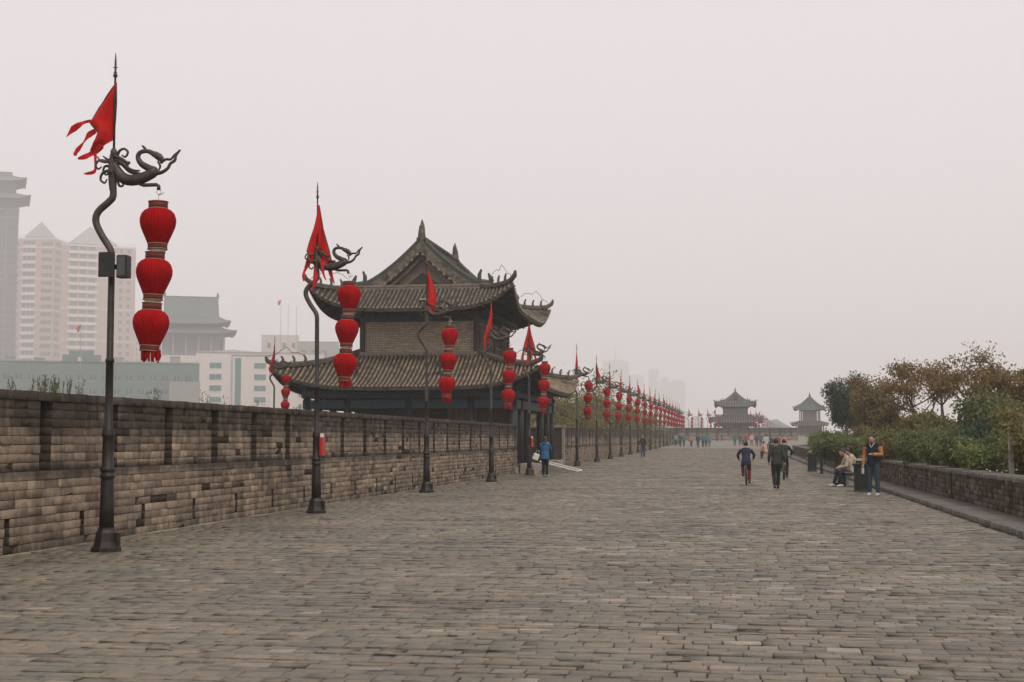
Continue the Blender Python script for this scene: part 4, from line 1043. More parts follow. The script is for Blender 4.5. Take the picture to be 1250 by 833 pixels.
# near people
p = person('young man in a dark varsity jacket with tan sleeves and jeans, looking at his phone', (3.98, 41.2, 0), R(158), 'phone', (.012, .018, .034), (.035, .06, .08), (.5, .5, .48), .010)
# tan sleeves, white neckband, faded knees and a phone
sl_ = MB(); pp, hip, neck, chest, waist, head, sh, hp = body_parts('phone')
for a, (e, w_) in ((sh[0], pp['armL']), (sh[1], pp['armR'])):
    e, w_ = Vector(e), Vector(w_); sl_.tube([a.lerp(e, .12), a.lerp(e, .5), e, e.lerp(w_, .5), w_.lerp(e, .04)], [.078, .071, .066, .058, .047], 12)
me = vox(sl_, .012); me.materials.append(clothm('tan_leather', (.42, .2, .075))); link('sleeves', me, p)
mb = MB(); mb.smooth = True; mb.tube([neck+Vector((-.07, .05, .02)), neck+Vector((-.03, .115, -.07)), neck+Vector((0, .135, -.13)), neck+Vector((.03, .115, -.07)), neck+Vector((.07, .05, .02))], .011, 6); mb.build('neckband', M['rope'], p)
mb = MB(); mb.box(-.075, -.03, .27, .28, 1.15, 1.29); ph = mb.build('phone', M['black'], None); ph.location = p.location; ph.rotation_euler = p.rotation_euler; tag(ph, 'small black phone held by the man in tan sleeves', 'phone')
mb = MB(); mb.smooth = True; mb.lathe([(.032, -.1), (.036, -.09), (.036, .06), (.014, .09), (.014, .11)], 12); bt = mb.build('water_bottle', M['white'], None); bt.location = p.matrix_basis @ Vector((.27, .06, .72)); tag(bt, 'white bottle in the hand of the man in tan sleeves', 'bottle')

p = person('man in a grey green jacket and black trousers walking away in mid path', (1.48, 46.7, 0), R(6), 'walk2', (.04, .047, .044), BLK, BLK, .012, .92)
p = person('cyclist in a navy hooded jacket and dark red trousers riding away', (.57, 50.6, .0), R(0), 'cycle', (.022, .032, .06), (.17, .018, .022), BLK, .012, .87, hood=True)
p = person('cyclist in dark clothes with brown hair, half hidden by the walking man', (2.14, 57.8, 0), R(-4), 'cycle', (.02, .035, .028), (.03, .02, .018), BLK, .014, .92, hair='hair')
p = person('woman in a bright blue jacket with long dark hair, facing the tower', (-7.63, 59.2, 0), R(-12), 'photo', BLUE, (.012, .012, .014), (.25, .25, .25), .012, .97, female=True, hairlen=.1, hood=True)
mb = MB(); mb.cbox(-.14, .12, -.05, .05, -.26, 0, .03); mb.tube([(-.08, 0, 0), (-.05, 0, .16), (.03, 0, .16), (.06, 0, 0)], .008, 5); mb.xf(Matrix.Rotation(.35, 4, 'Y'))
bagm = mb.build('shoulder_bag', M['white'], None, (-7.95, 59.15, .98)); tag(bagm, 'white bag hanging at the side of the woman in blue', 'bag')
p = person('man in a black jacket and blue trousers walking toward the camera beside the lamps', (-6.72, 112.3, gz(112.3)), R(175), 'walk2', (.02, .022, .028), (.03, .05, .09), BLK, .02, 1.02)
# bench couple
p = person('seated person in a cream knit coat, leaning forward on the bench', (4.0, 48.95, 0), R(104), 'sit', (.45, .37, .27), (.02, .03, .045), (.55, .52, .5), .012, .98, female=True)
p = person('dark haired person in a pale jacket seated behind the cream coat', (4.25, 50.0, 0), R(100), 'sit', (.5, .44, .36), BLK, BLK, .012, 1.0)
def bench(label, loc, rz):
    r_ = empty('bench', loc, rz); tag(r_, label, 'bench', 'park benches along the low wall')
    for x in (-.75, .75):
        mb = MB(); mb.cbox(x-.05, x+.05, -.26, -.16, 0, .4, .01); mb.cbox(x-.05, x+.05, .16, .26, 0, .4, .01); mb.cbox(x-.05, x+.05, -.27, .27, .4, .46, .01); mb.build('leg_frame', M['benchgreen'], r_)
    mb = MB()
    for k in range(5): mb.cbox(-.95, .95, -.28+k*.115, -.18+k*.115, .462, .5, .008)
    mb.build('seat', M['plank'], r_)
    return r_
bench('bench with green legs and a seated couple, beside the near bin', (4.08, 49.55, 0), R(90))
bench('far bench with dark dressed people sitting on it', (4.0, 112.5, gz(112)), R(90))
p = person('person in black sitting on the far bench, rightmost', (4.0, 112.3, gz(112.3)), R(-20), 'sit', BLK, BLK, BLK, .02)
p = person('person in black sitting on the far bench, left of the other', (3.35, 113.0, gz(112)), R(30), 'sit', (.03, .03, .035), BLK, BLK, .02)
p = person('person in a pink top standing by the far bench', (2.75, 111.0, gz(112)), R(40), 'sit', (.5, .3, .24), (.06, .05, .05), BLK, .02)
bpy.context.view_layer.update()
# distant walkers: (px, Y, pose, rz, jacket, trousers, description)
WK = [(825, 205, 'stand', 0, (.25, .26, .28), (.03, .03, .05), 'walker in a grey top at the left of the far crowd'),
 (830.5, 193, 'walk', 180, (.04, .12, .12), (.03, .03, .04), 'walker in a dark teal jacket close to the left parapet'),
 (834.8, 196, 'walk2', 0, (.12, .17, .16), (.05, .06, .08), 'walker in a grey green coat beside the dark teal one'),
 (844, 190, 'walk', 180, (.45, .25, .2), (.03, .03, .035), 'walker in a salmon top, left in the distance'),
 (852, 185, 'stand', 180, (.02, .05, .06), BLK, 'tall walker in black and teal, left in the distance'),
 (858, 188, 'walk2', 0, (.04, .18, .19), (.03, .03, .05), 'walker in a teal jacket in the left distant group'),
 (861.8, 187, 'stand', 0, (.06, .22, .22), (.02, .02, .03), 'walker in a light teal jacket touching the one beside'),
 (866, 192, 'walk', 0, (.1, .25, .26), (.12, .15, .18), 'walker in pale turquoise at the right of the left group'),
 (875.7, 285, 'stand', 0, (.15, .08, .07), (.06, .06, .08), 'tiny lone walker below the left side of the far tower'),
 (881, 300, 'walk', 0, (.05, .07, .09), (.04, .04, .05), 'tiny walker in dark grey next to the far wall'),
 (897, 205, 'stand', 0, (.03, .2, .15), (.05, .1, .09), 'walker in a green jacket below the far tower'),
 (903.5, 215, 'walk', 180, (.08, .09, .1), (.04, .04, .05), 'walker in dark grey right of the one in green'),
 (907, 218, 'walk2', 0, (.12, .2, .2), (.04, .04, .06), 'walker in grey blue at the middle of the far crowd'),
 (910.8, 205, 'stand', 0, (.45, .05, .07), (.05, .05, .06), 'walker in a red jacket in the far crowd'),
 (917.6, 203, 'walk', 180, (.62, .42, .38), (.3, .12, .1), 'walker in a white and pink top, reddish trousers'),
 (923.8, 198, 'stand', 0, (.05, .08, .13), (.03, .04, .08), 'walker in a dark blue coat right of the pink top'),
 (928.5, 200, 'walk', 0, (.1, .12, .14), (.04, .05, .07), 'walker in slate grey near the right of the far crowd'),
 (935.3, 136, 'walk', 0, (.48, .5, .5), (.05, .06, .08), 'man in a pale grey shirt walking away beyond the cyclists'),
 (940.5, 139, 'stand', 0, (.05, .06, .07), (.03, .03, .04), 'person in dark grey beside the pale grey shirt'),
 (951.5, 128, 'stand', 170, (.25, .12, .07), (.06, .04, .04), 'person in a brown coat behind the walking man'),
 (957, 122, 'walk', 180, (.5, .3, .25), (.1, .08, .08), 'person in a peach top near the far bench')]
for px, Y, pose, rz, jc, tc, lab in WK:
    s_ = spot(px, Y); person(lab, (s_.x, Y, gz(Y)), R(rz+random.uniform(-15, 15)), pose, jc, tc, BLK, .024, random.uniform(.96, 1.03), group='walkers in the distance', female=random.random() < .4)
for k, px in enumerate((961, 965, 969.5, 974, 977.5, 982)):
    s_ = spot(px, 405); person(f'tiny hazy figure beyond the low wall by the corner pavilion, {["leftmost", "second", "third", "fourth", "fifth", "rightmost"][k]} of six', (s_.x, 405, gz(405)), R(k*70), 'stand', (.05, .05, .06), BLK, BLK, .03, 1.0, group='tiny figures by the corner pavilion')

# ------------------------------------------------------------------ bicycles
def bicycle(label, loc, rz, col=(.3, .3, .3)):
    r_ = empty('bicycle', loc, rz); tag(r_, label, 'bicycle', 'bicycles ridden down the path')
    for y_, z0 in ((-.52, .34), (.52, .34)):
        w_ = MB(); w_.smooth = True; ps = [(0, y_+.315*cos(a*pi/16), z0+.315*sin(a*pi/16)) for a in range(32)]; w_.tube(ps, .034, 8, close=True); wo = w_.build('wheel', M['rubber'], r_)
        w_ = MB(); ps = [(0, y_+.285*cos(a*pi/16), z0+.285*sin(a*pi/16)) for a in range(32)]; w_.tube(ps, .012, 6, close=True)
        for a in range(14): w_.tube([(0, y_, z0), (0, y_+.28*cos(a*pi/7), z0+.28*sin(a*pi/7))], .002, 3)
        w_.tube([(-.05, y_, z0), (.05, y_, z0)], .02, 8); w_.build('rim', M['chrome'], wo)
    f = MB(); f.smooth = True; B = (0, -.05, .3); H = (0, .38, .88); Sx = (0, -.2, .86)
    for a, b_, r in ((B, H, .02), (B, Sx, .018), (Sx, H, .018), (H, (0, .34, .98), .018)): f.tube([a, b_], r, 8)
    for s in (-1, 1): f.tube([(s*.04, -.52, .34), (s*.02, -.05, .3)], .011, 6); f.tube([(s*.04, -.52, .34), (0, -.18, .8)], .009, 6); f.tube([(s*.05, .52, .34), (s*.04, .4, .78), (0, .38, .85)], .013, 6)
    f.build('frame', clothm('bike_paint', (.12, .12, .13), rough=.4), r_)
    f = MB(); f.smooth = True; f.tube([(-.3, .4, 1.0), (-.12, .34, 1.03), (.12, .34, 1.03), (.3, .4, 1.0)], .014, 8); f.build('handlebar', M['chrome'], r_)
    f = MB(); f.smooth = True; f.ell((0, -.2, .89), (.075, .12, .035), 12, 8); f.build('saddle', M['black'], r_)
    f = MB(); f.tube([(-.13, .05, .38), (-.08, .05, .38), (-.04, -.05, .3), (.04, -.05, .3), (.08, -.12, .2), (.13, -.0, .1)], .01, 6); f.box(-.17, -.09, .02, .12, .35, .38); f.box(.08, .17, -.05, .06, .05, .08); f.build('pedals', M['black'], r_)
    f = MB()
    ps = [(0, -.52+.36*cos(R(a)), .34+.36*sin(R(a))) for a in range(60, 200, 14)]; f.tube(ps, .02, 6, squash=(1.6, 1, 1)); f.build('mudguard', M['iron'], r_)
    return r_
bicycle('bicycle ridden by the cyclist in red trousers', (.57, 50.7, 0), 0).scale = (.87,)*3
bicycle('bicycle of the cyclist half hidden behind the walking man', (2.14, 57.92, 0), R(-4)).scale = (.92,)*3

# ------------------------------------------------------------------ bins, reading board
def trash_bin(label, loc):
    r_ = empty('litter_bin', loc); tag(r_, label, 'bin', 'dark green litter bins')
    r_.scale = (.86, .86, .9); b = MB(); b.lathe([(.27, .02), (.27, .06), (.25, .08), (.255, .82), (.28, .86), (.28, .9)], 48, star=[1, 1, .965, .965]); b.build('body', M['bin'], r_)
    b = MB(); b.smooth = True; b.lathe([(.3, .9), (.325, .92), (.32, .95), (.28, .955), (.24, .96)], 32); b.build('rim', M['bin'], r_)
    for a in range(4): q = R(45+90*a); b = MB(); b.tube([(.22*cos(q), .22*sin(q), .95), (.22*cos(q), .22*sin(q), 1.06)], .015, 6); b.build('lid_post', M['bin'], r_)
    b = MB(); b.smooth = True; b.lathe([(.27, 1.04), (.27, 1.06), (.2, 1.1), (.1, 1.125), (.02, 1.13)], 32); b.build('lid', M['binlid'], r_)
    b = MB(); b.box(-.3, -.27, -.05, .05, .7, .8); b.build('sticker', M['white'], r_)
    return r_
trash_bin('dark green litter bin beside the young man in jeans', (3.93, 44.3, 0))
trash_bin('dark green litter bin standing alone farther along the low wall', (4.0, 71.4, 0))
ob = empty('reading_board', (4.2, 67.5, 0), R(20)); tag(ob, 'slanted pale board on a dark post beside the low wall', 'board')
mb = MB(); mb.cbox(-.05, .05, -.05, .05, 0, .93, .01); mb.box(-.1, .1, -.1, .1, 0, .03); mb.build('post', M['black'], ob)
mb = MB(); mb.cbox(-.3, .36, -.22, .22, -.015, .02, .008); mb.build('board', M['concrete'], ob, (0, 0, .97), (R(0), R(-14), 0))

# concrete post with wires behind the right wall
cp = empty('concrete_post', (*spot(1234, 33).xy, .55)); tag(cp, 'concrete fence post with wires rising from the bank on the right', 'post')
mb = MB(); mb.cbox(-.055, .055, -.055, .055, 0, 1.15, .012); mb.build('post', M['concrete'], cp)
mb = MB(); mb.tube([(-.35, 0, .78), (.5, 0, .76)], .012, 5); mb.build('crossbar', M['black'], cp)
mb = MB(); mb.tube([(0, 0, 1.1), (.9, .4, .3), (1.2, .6, .0)], .007, 4); mb.tube([(-.3, 0, .8), (.6, .3, .2), (1.0, .5, .0)], .007, 4); mb.build('wire', M['concrete'], cp)

# ------------------------------------------------------------------ trees and shrubs
def leaves(cent, rad, n, size, flat=.8, droop=0., aspect=2.2, tone_c=None, rgen=rng, shell=.55):
    """n small kite shaped leaves through clumps. cent (k,3) rad (k,)"""
    k = len(cent); idx = rgen.integers(0, k, n)
    d = rgen.normal(0, 1, (n, 3)); d /= np.linalg.norm(d, axis=1, keepdims=True)
    r_ = rgen.random(n)**(shell)
    P = cent[idx]+d*(rad[idx]*r_)[:, None]*np.array([1, 1, flat])
    u = rgen.normal(0, 1, (n, 3)); u[:, 2] -= droop*2; u += d*.8; u /= np.linalg.norm(u, axis=1, keepdims=True)
    v = np.cross(u, rgen.normal(0, 1, (n, 3))); v /= np.linalg.norm(v, axis=1, keepdims=True)+1e-6
    s = size*rgen.uniform(.6, 1.35, n)[:, None]
    a = P; b = P+u*s*.5+v*s/aspect*.5; c = P+u*s; e = P+u*s*.5-v*s/aspect*.5
    V = np.stack([a, b, c, e], 1).reshape(-1, 3); Q = np.arange(n*4).reshape(-1, 4)
    ct = (rgen.random(k) if tone_c is None else tone_c)
    T = np.clip(ct[idx]*.6+rgen.random(n)*.4, 0, 1)
    return V, Q, T
def skeleton(h, fork, n, spread, r0, lvl=2, up=.6, rnd=random, minr=.015):
    """branch tubes and tip points"""
    mb = MB(); mb.smooth = True; tips = []
    lean = Vector((rnd.uniform(-.08, .08)*h, rnd.uniform(-.08, .08)*h, 0)); top = Vector((0, 0, fork))+lean*.4
    mb.tube([(0, 0, -.5), (0, 0, fork*.4), top], [r0*1.25, r0, r0*.8], 9)
    def grow(p, d, L, r, l):
        m = 4; ps = [p]; q = p.copy(); dd = d.copy()
        for i in range(m):
            dd = (dd+Vector((rnd.uniform(-.25, .25), rnd.uniform(-.25, .25), rnd.uniform(-.05, .25)*up))).normalized(); q = q+dd*L/m; ps.append(q.copy())
        mb.tube(ps, [max(minr*.6, r*(1-.6*i/m)) for i in range(m+1)], 6)
        if l == 0: tips.append(ps[-1]); tips.append(ps[2]); return
        for j in range(rnd.choice((3, 3, 4))):
            st = ps[rnd.choice((2, 3, 4, 4))]; a = rnd.uniform(0, 2*pi)
            nd = (dd*1.0+Vector((cos(a), sin(a), rnd.uniform(-.1, .5)))*.85).normalized(); grow(st, nd, L*rnd.uniform(.5, .72), r*.5, l-1)
        tips.append(ps[-1])
    for i in range(n):
        a = 2*pi*i/n+rnd.uniform(-.4, .4); d = Vector((cos(a)*spread, sin(a)*spread, rnd.uniform(.6, 1.1))).normalized()
        grow(top-Vector((0, 0, rnd.uniform(0, .25)*fork)), d, (h-fork)*rnd.uniform(.5, .68), r0*.55, lvl)
    return mb, tips
def tree(name, label, loc, h, fork, mat_, n=5, spread=.6, r0=.2, nl=9000, size=.16, clump=.55, lvl=2, group=None, flat=.75, droop=.1, aspect=2.2, seed=1, wide=1., shell=.5, W=None):
    rnd = random.Random(seed); root = empty(name, loc, rnd.uniform(0, 6)); tag(root, label, 'tree' if 'tree' in name else 'shrub', group)
    mb, tips = skeleton(h, fork, n, spread, r0, lvl, rnd=rnd)
    T_ = np.array([tuple(t) for t in tips]); k = h/T_[:, 2].max()*.97
    if W: wide = max(.1, W-clump*.5)/np.percentile(np.hypot(T_[:, 0], T_[:, 1]), 88)
    if True:
        mb.v = [(x*wide, y_*wide, z*k if z > 0 else z) for x, y_, z in mb.v]; T_ = T_*np.array([wide, wide, k])
    mb.build('trunk', M['bark'], root)
    rg = np.random.default_rng(seed); cr = clump*rg.uniform(.6, 1.3, len(T_))
    V, Q, T = leaves(T_, cr, nl, size, flat, droop, aspect, rgen=rg, shell=shell)
    np_mesh('crown', V, Q, T, [mat_], parent=root)
    return root
M['leaf_brown'] = leaf_mat('leaf_brown', [(0.104, 0.061, 0.031), (0.181, 0.103, 0.042), (0.22, 0.147, 0.048), (0.138, 0.122, 0.037), (0.275, 0.122, 0.048)])
M['leaf_green'] = leaf_mat('leaf_green', [(0.055, 0.077, 0.033), (0.102, 0.13, 0.048), (0.158, 0.172, 0.064), (0.131, 0.112, 0.048)])
M['leaf_dark'] = leaf_mat('leaf_dark', [(0.033, 0.064, 0.038), (0.054, 0.09, 0.052), (0.081, 0.112, 0.061)])
M['leaf_olive'] = leaf_mat('leaf_olive', [(0.098, 0.102, 0.035), (0.162, 0.16, 0.049), (0.195, 0.142, 0.049), (0.122, 0.142, 0.049)])
M['leaf_rust'] = leaf_mat('leaf_rust', [(0.141, 0.093, 0.041), (0.216, 0.14, 0.049), (0.166, 0.14, 0.055), (0.102, 0.109, 0.049)])
M['leaf_lime'] = leaf_mat('leaf_lime', [(0.1, 0.15, 0.044), (0.166, 0.217, 0.066), (0.217, 0.234, 0.089)])
def tz(px, Y, dz=0, z=None):
    s_ = spot(px, Y); re = right_edge(Y); g = gz(Y); dx = s_.x-re
    zz = float(np.interp(dx, [2.5, 7, 25, 90, 700], [g+.6, g+.1, g-2.5, g-7, -10])) if z is None else z
    return (s_.x, Y, zz+dz)
def H(px, Y, py, base): return spot(px, Y, py).z-base[2]
TR = [ # name,label,px,Y,py_top,fork share,mat,kw
 ('autumn_tree', 'large spreading tree with sparse brown leaves and dark open limbs', 1163, 62, 417, .3, 'leaf_brown', dict(n=9, spread=1.1, r0=.14, nl=12500, size=.14, clump=.46, lvl=3, seed=17, W=4.1, flat=.45, droop=.4)),
 ('autumn_tree', 'brown leaved tree cut by the right edge of the picture', 1262, 60, 450, .3, 'leaf_brown', dict(n=6, spread=.9, r0=.14, nl=7500, size=.17, clump=.42, lvl=2, seed=5, W=1.8, flat=.5, droop=.4)),
 ('evergreen_tree', 'dark green upright tree at the left end of the right-hand trees', 1032, 92, 466, .15, 'leaf_dark', dict(n=6, spread=.42, r0=.15, nl=12000, size=.17, clump=.55, lvl=2, seed=21, W=.95)),
 ('evergreen_tree', 'second dark green tree with the tallest tip, overlapping the rusty tree', 1051, 88, 458, .15, 'leaf_dark', dict(n=6, spread=.4, r0=.14, nl=12000, size=.17, clump=.5, lvl=2, seed=23, W=.9)),
 ('rusty_tree', 'bushy rust coloured tree before the dark evergreens', 1070, 80, 470, .15, 'leaf_rust', dict(n=6, spread=.5, r0=.13, nl=12000, size=.16, clump=.55, lvl=2, seed=31, W=1.15)),
 ('green_tree', 'green feathery tree below the right half of the big brown crown', 1218, 50, 480, .12, 'leaf_green', dict(n=7, spread=.6, r0=.1, nl=20000, size=.13, clump=.45, lvl=2, seed=41, W=1.1, droop=.5)),
 ('green_tree', 'olive green bushy tree left of the big brown tree', 1128, 57, 505, .1, 'leaf_olive', dict(n=7, spread=.6, r0=.08, nl=13000, size=.13, clump=.4, lvl=2, seed=43, W=.9, droop=.3)),
 ('green_tree', 'green bushy tree directly under the big brown crown', 1160, 56, 520, .1, 'leaf_green', dict(n=7, spread=.6, r0=.08, nl=12000, size=.13, clump=.4, lvl=2, seed=44, W=1.1, droop=.3)),
 ('green_tree', 'olive tree leaning in at the right edge above the concrete post', 1252, 44, 500, .1, 'leaf_olive', dict(n=7, spread=.6, r0=.08, nl=14000, size=.12, clump=.4, lvl=2, seed=45, W=.9, droop=.3)),
 ('rusty_tree', 'low orange brown tree behind the standing young man', 1092, 66, 498, .1, 'leaf_rust', dict(n=6, spread=.6, r0=.08, nl=11000, size=.15, clump=.42, lvl=2, seed=33, W=.95)),
]
for name, lab, px, Y, pt_, fk, mt_, kw in TR:
    b_ = tz(px, Y); h_ = H(px, Y, pt_, b_); tree(name, lab, b_, h_, h_*fk, M[mt_], group='trees beyond the low wall', **kw)
SH = [(998, 100, 531, 'leaf_lime', 'pale green shrub at the far left of the bank'), (1010, 86, 531, 'leaf_lime', 'green shrub behind the reading board'), (1026, 76, 529, 'leaf_green', 'rounded green shrub behind the bench couple'),
      (1044, 68, 534, 'leaf_lime', 'light green shrub above the near bin'), (1058, 72, 522, 'leaf_olive', 'olive shrub left of the standing young man'), (1082, 54, 533, 'leaf_olive', 'olive brown shrub right behind the standing young man'),
      (1104, 52, 528, 'leaf_olive', 'brownish shrub with bare stems right of the young man'), (1124, 46, 530, 'leaf_green', 'leafy green shrub over the joint in the low wall'), (1146, 50, 520, 'leaf_green', 'tall green shrub under the olive tree'),
      (1160, 42, 541, 'leaf_green', 'low dense shrub against the wall coping'), (1188, 39, 536, 'leaf_green', 'dense green shrub left of the concrete post'), (1206, 44, 515, 'leaf_dark', 'dark shrub behind the concrete post'),
      (1216, 36, 548, 'leaf_lime', 'low light green plants at the foot of the concrete post'), (1244, 36, 530, 'leaf_green', 'shrub right of the concrete post'), (1268, 33, 520, 'leaf_olive', 'olive shrub at the right edge'), (1020, 62, 540, 'leaf_green', 'low shrub just over the wall behind the seated couple'),
      (1140, 64, 515, 'leaf_green', 'green shrub deep behind the wall joint'), (1090, 60, 520, 'leaf_green', 'green shrub behind the orange brown tree')]
for k, (px, Y, pt_, mt_, lab) in enumerate(SH):
    b_ = tz(px, Y); h_ = max(.6, H(px, Y, pt_, b_)); tree('shrub', lab, b_, h_, .06*h_, M[mt_], n=8, spread=.75, r0=.04, nl=9000, size=.1 if Y < 60 else .15, clump=.3 if h_ < 1.8 else .38, lvl=1 if h_ < 1.4 else 2, seed=60+k, W=(.85 if h_ < 1.8 else 1.0)*(.75 if k == 0 else 1), group='shrubs on the bank beyond the low wall', droop=.2)
# strip of undergrowth on the bank
n = 60000; Yr = rng.uniform(20, 128, n); Xr = 6.1+rng.random(n)**1.3*9; zr = np.interp(Xr-6, [0, 2.5, 7, 25], [.55, .6, .1, -2.5])
d = rng.normal(0, 1, (n, 3)); d[:, 2] = abs(d[:, 2])+1.1; d /= np.linalg.norm(d, axis=1, keepdims=True); s = rng.uniform(.05, .2, n)*(.6+.8*rng.random(n))
v = np.cross(d, rng.normal(0, 1, (n, 3))); v /= np.linalg.norm(v, axis=1, keepdims=True)
P = np.stack([Xr, Yr, zr-.02], 1); V = np.stack([P-v*.012, P+v*.012, P+d*s[:, None]*.6+v*.02, P+d*s[:, None]], 1).reshape(-1, 3)
o = np_mesh('undergrowth', V, np.arange(n*4).reshape(-1, 4), rng.random(n), [M['leaf_green']]); tag(o, kind='stuff')
# white flowers near the post
b_ = tz(1222, 34.5)
fl_ = empty('flower_patch', (b_[0], b_[1], b_[2]+.1)); tag(fl_, 'small white flowers beside the concrete post', 'flowers')
mb = MB()
for k in range(9): x = -.35+k*.085; mb.ell((x, random.uniform(-.2, .2), random.uniform(.12, .2)), (.022, .022, .016), 6, 4)
mb.build('blossoms', M['white'], fl_)
mb = MB()
for k in range(9): x = -.35+k*.085; mb.tube([(x, 0, -.1), (x, 0, .13)], .004, 4)
mb.build('stems', M['leaf_lime'], fl_)
# weeds growing on top of the left parapet
WD = [(28, 20.6, 461, 'faint weed tuft on the parapet at far left', 5), (60, 21.2, 458, 'cluster of tall weeds on top of the left parapet', 12), (85, 22.0, 459, 'feathery weeds on the parapet left of the nearest lamp post', 12), (187, 25.6, 475, 'small leafy bush top just over the parapet', 8),
      (256, 31, 480, 'thin weed over the parapet left of the second lamp post', 4), (270, 32, 481, 'small leafy weed with reddish tip over the parapet', 5), (314, 35, 487, 'pointed little shrub showing over the parapet', 8)]
for k, (px, Y, pt_, lab, ns) in enumerate(WD):
    X = -10.25 if k < 3 else -10.7; s_ = spot(px, Y); yy = Y*X/s_.x; top = EYE+(spot(px, Y, pt_).z-EYE)*X/s_.x; rt = empty('weed', (X, yy, 2.24 if k < 3 else 1.4)); tag(rt, lab, 'weed', 'weeds on the left parapet')
    mb = MB(); mb.smooth = True; cc = []
    hh = top-rt.location.z
    for q in range(ns):
        x = random.uniform(-.1, .1); y_ = random.uniform(-.45, .45) if k < 3 else random.uniform(-.25, .25); L = hh*random.uniform(.55, 1)
        ps = [Vector((x, y_, -.05)), Vector((x+random.uniform(-.03, .03), y_, L*.5)), Vector((x+random.uniform(-.06, .06), y_+random.uniform(-.08, .08), L))]; mb.tube(ps, [.006, .005, .003], 4)
        for t_ in np.linspace(.35, 1, 7): cc.append(tuple(ps[0].lerp(ps[2], t_)))
    mb.build('stems', M['leaf_olive'], rt)
    V, Q, T = leaves(np.array(cc), np.full(len(cc), .015 if k < 3 else .07), len(cc)*(5 if k < 3 else 14), .035 if k < 3 else .05, 1, -1.2, 3.5); np_mesh('leaves', V, Q, T, [M['leaf_green']], parent=rt)
# trees left of the rampart, beyond the near tower
LT = [(672, 118, 462, 'leaf_olive', 'pale olive tree behind the tower entrance wall'), (690, 130, 456, 'leaf_olive', 'thin yellowish tree right of the tower corner'), (704, 145, 448, 'leaf_rust', 'tree with a few orange leaves beside the lower roof tip'), (716, 158, 480, 'leaf_green', 'rounded green tree behind the sixth lamp post'),
      (735, 175, 482, 'leaf_green', 'green tree beyond the second stretch of parapet'), (755, 215, 500, 'leaf_lime', 'low light green tree before the brown slope'), (775, 250, 510, 'leaf_green', 'small green tree on the brown slope'), (640, 140, 480, 'leaf_green', 'green tree seen through the tower columns'),
      (412, 130, 488, 'leaf_lime', 'pale green tree seen through the left columns of the tower')]
for k, (px, Y, pt_, mt_, lab) in enumerate(LT):
    s_ = spot(px, Y); b_ = (s_.x, Y, -12); h_ = spot(px, Y, pt_).z+12
    tree('city_tree', lab, b_, h_, h_*.35, M[mt_], n=6, spread=.55, r0=.25, nl=14000, size=.3, clump=1.5, lvl=2, seed=90+k, wide=.9, group='city trees left of the rampart')
# brown slope behind those trees
M['slope'] = mat('bare_slope', (.22, .10, .055), (.12, .09, .045), .12, .95)
mb = MB(); mb.smooth = True; vs = []; nxh, nyh = 14, 10; a = spot(742, 190); b2 = spot(806, 190)
for j in range(nyh):
    for i in range(nxh):
        u = i/(nxh-1); v_ = j/(nyh-1); px = 700+u*125; s_ = spot(px, 385+v_*60)
        top = spot(px, 400, np.interp(px, [700, 730, 752, 775, 800, 825], [500, 489, 488, 499, 513, 528])).z
        vs.append((s_.x, 385+v_*60, -12+(top+12)*sin(pi*min(1, v_*2.2)/2)*(1 if v_ < .6 else 1-(v_-.6))+random.uniform(-.2, .2)))
mb.add(vs, [(j*nxh+i, j*nxh+i+1, (j+1)*nxh+i+1, (j+1)*nxh+i) for j in range(nyh-1) for i in range(nxh-1)]); tag(mb.build('hill', M['slope']), kind='structure')

# ------------------------------------------------------------------ buildings in the haze
def bm(n_, c, c2=None): M.setdefault(n_, mat(n_, c, c2 or tuple(v*.9 for v in c), .4, .85)); return M[n_]
bm('pinkbrick', (.42, .28, .245)); bm('bwhite', (.62, .56, .53), (.55, .5, .48)); bm('teal', (.13, .19, .18), (.11, .165, .16)); bm('bgrey', (.28, .29, .27)); bm('pane', (.07, .10, .10)); bm('paleroof', (.42, .38, .36)); bm('greygreen', (.12, .15, .135)); bm('bpink', (.55, .46, .44))
bm('tealwin', (.05, .17, .16))
KD = 1.75; HB = {}
def building(name, label, px0, px1, Y, ptop, cat='building', rot=0, depth=.7, wall='bwhite', z0=-12):
    Y = Y*KD; a, b_ = spot(px0, Y), spot(px1, Y); w_ = (b_-a).length; mid = (a+b_)/2; top = spot((px0+px1)/2, Y, ptop).z
    ang = math.atan2(mid.x, mid.y); r_ = empty(name, (mid.x, mid.y, z0), -ang+R(rot)); tag(r_, label, cat)
    h = top-z0; w_ *= cos(ang)**0; mb = MB(); mb.box(-w_/2, w_/2, 0, w_*depth, 0, h); mb.build('wall', M[wall], r_)
    HB[r_.name] = h; return r_, w_, h
def windows(r_, cols, rows, w_, h_, y=-.06, m='pane', frame=True, side=None, limit=100):
    n_ = 0; rest = MB(); me = None; hh = HB[r_.name]
    if KD > 1 and m != 'stay': w_ *= KD; h_ *= KD; rows = [hh-(hh-z)*KD for z in rows]; rows = [z for z in rows if z > 2]
    for z in rows:
        for x in cols:
            if n_ < limit:
                if me is None:
                    b_ = MB(); b_.box(-w_/2, w_/2, -.05, .04, -h_/2, h_/2)
                    if frame: b_.mi = 1; b_.box(-w_/2-.12, w_/2+.12, -.1, .02, -h_/2-.12, -h_/2-.01); b_.box(-.05, .05, -.08, -.055, -h_/2, h_/2); b_.mi = 0
                    o = b_.build('window', [M[m], M['bwhite']], r_, (x, y, z)); me = o.data
                else: o = link('window', me, r_, (x, y, z))
                n_ += 1
            else: rest.box(x-w_/2, x+w_/2, y-.05, y+.04, z-h_/2, z+h_/2)
    if rest.v: tag(rest.build('windows', M[m], r_), kind='stuff')
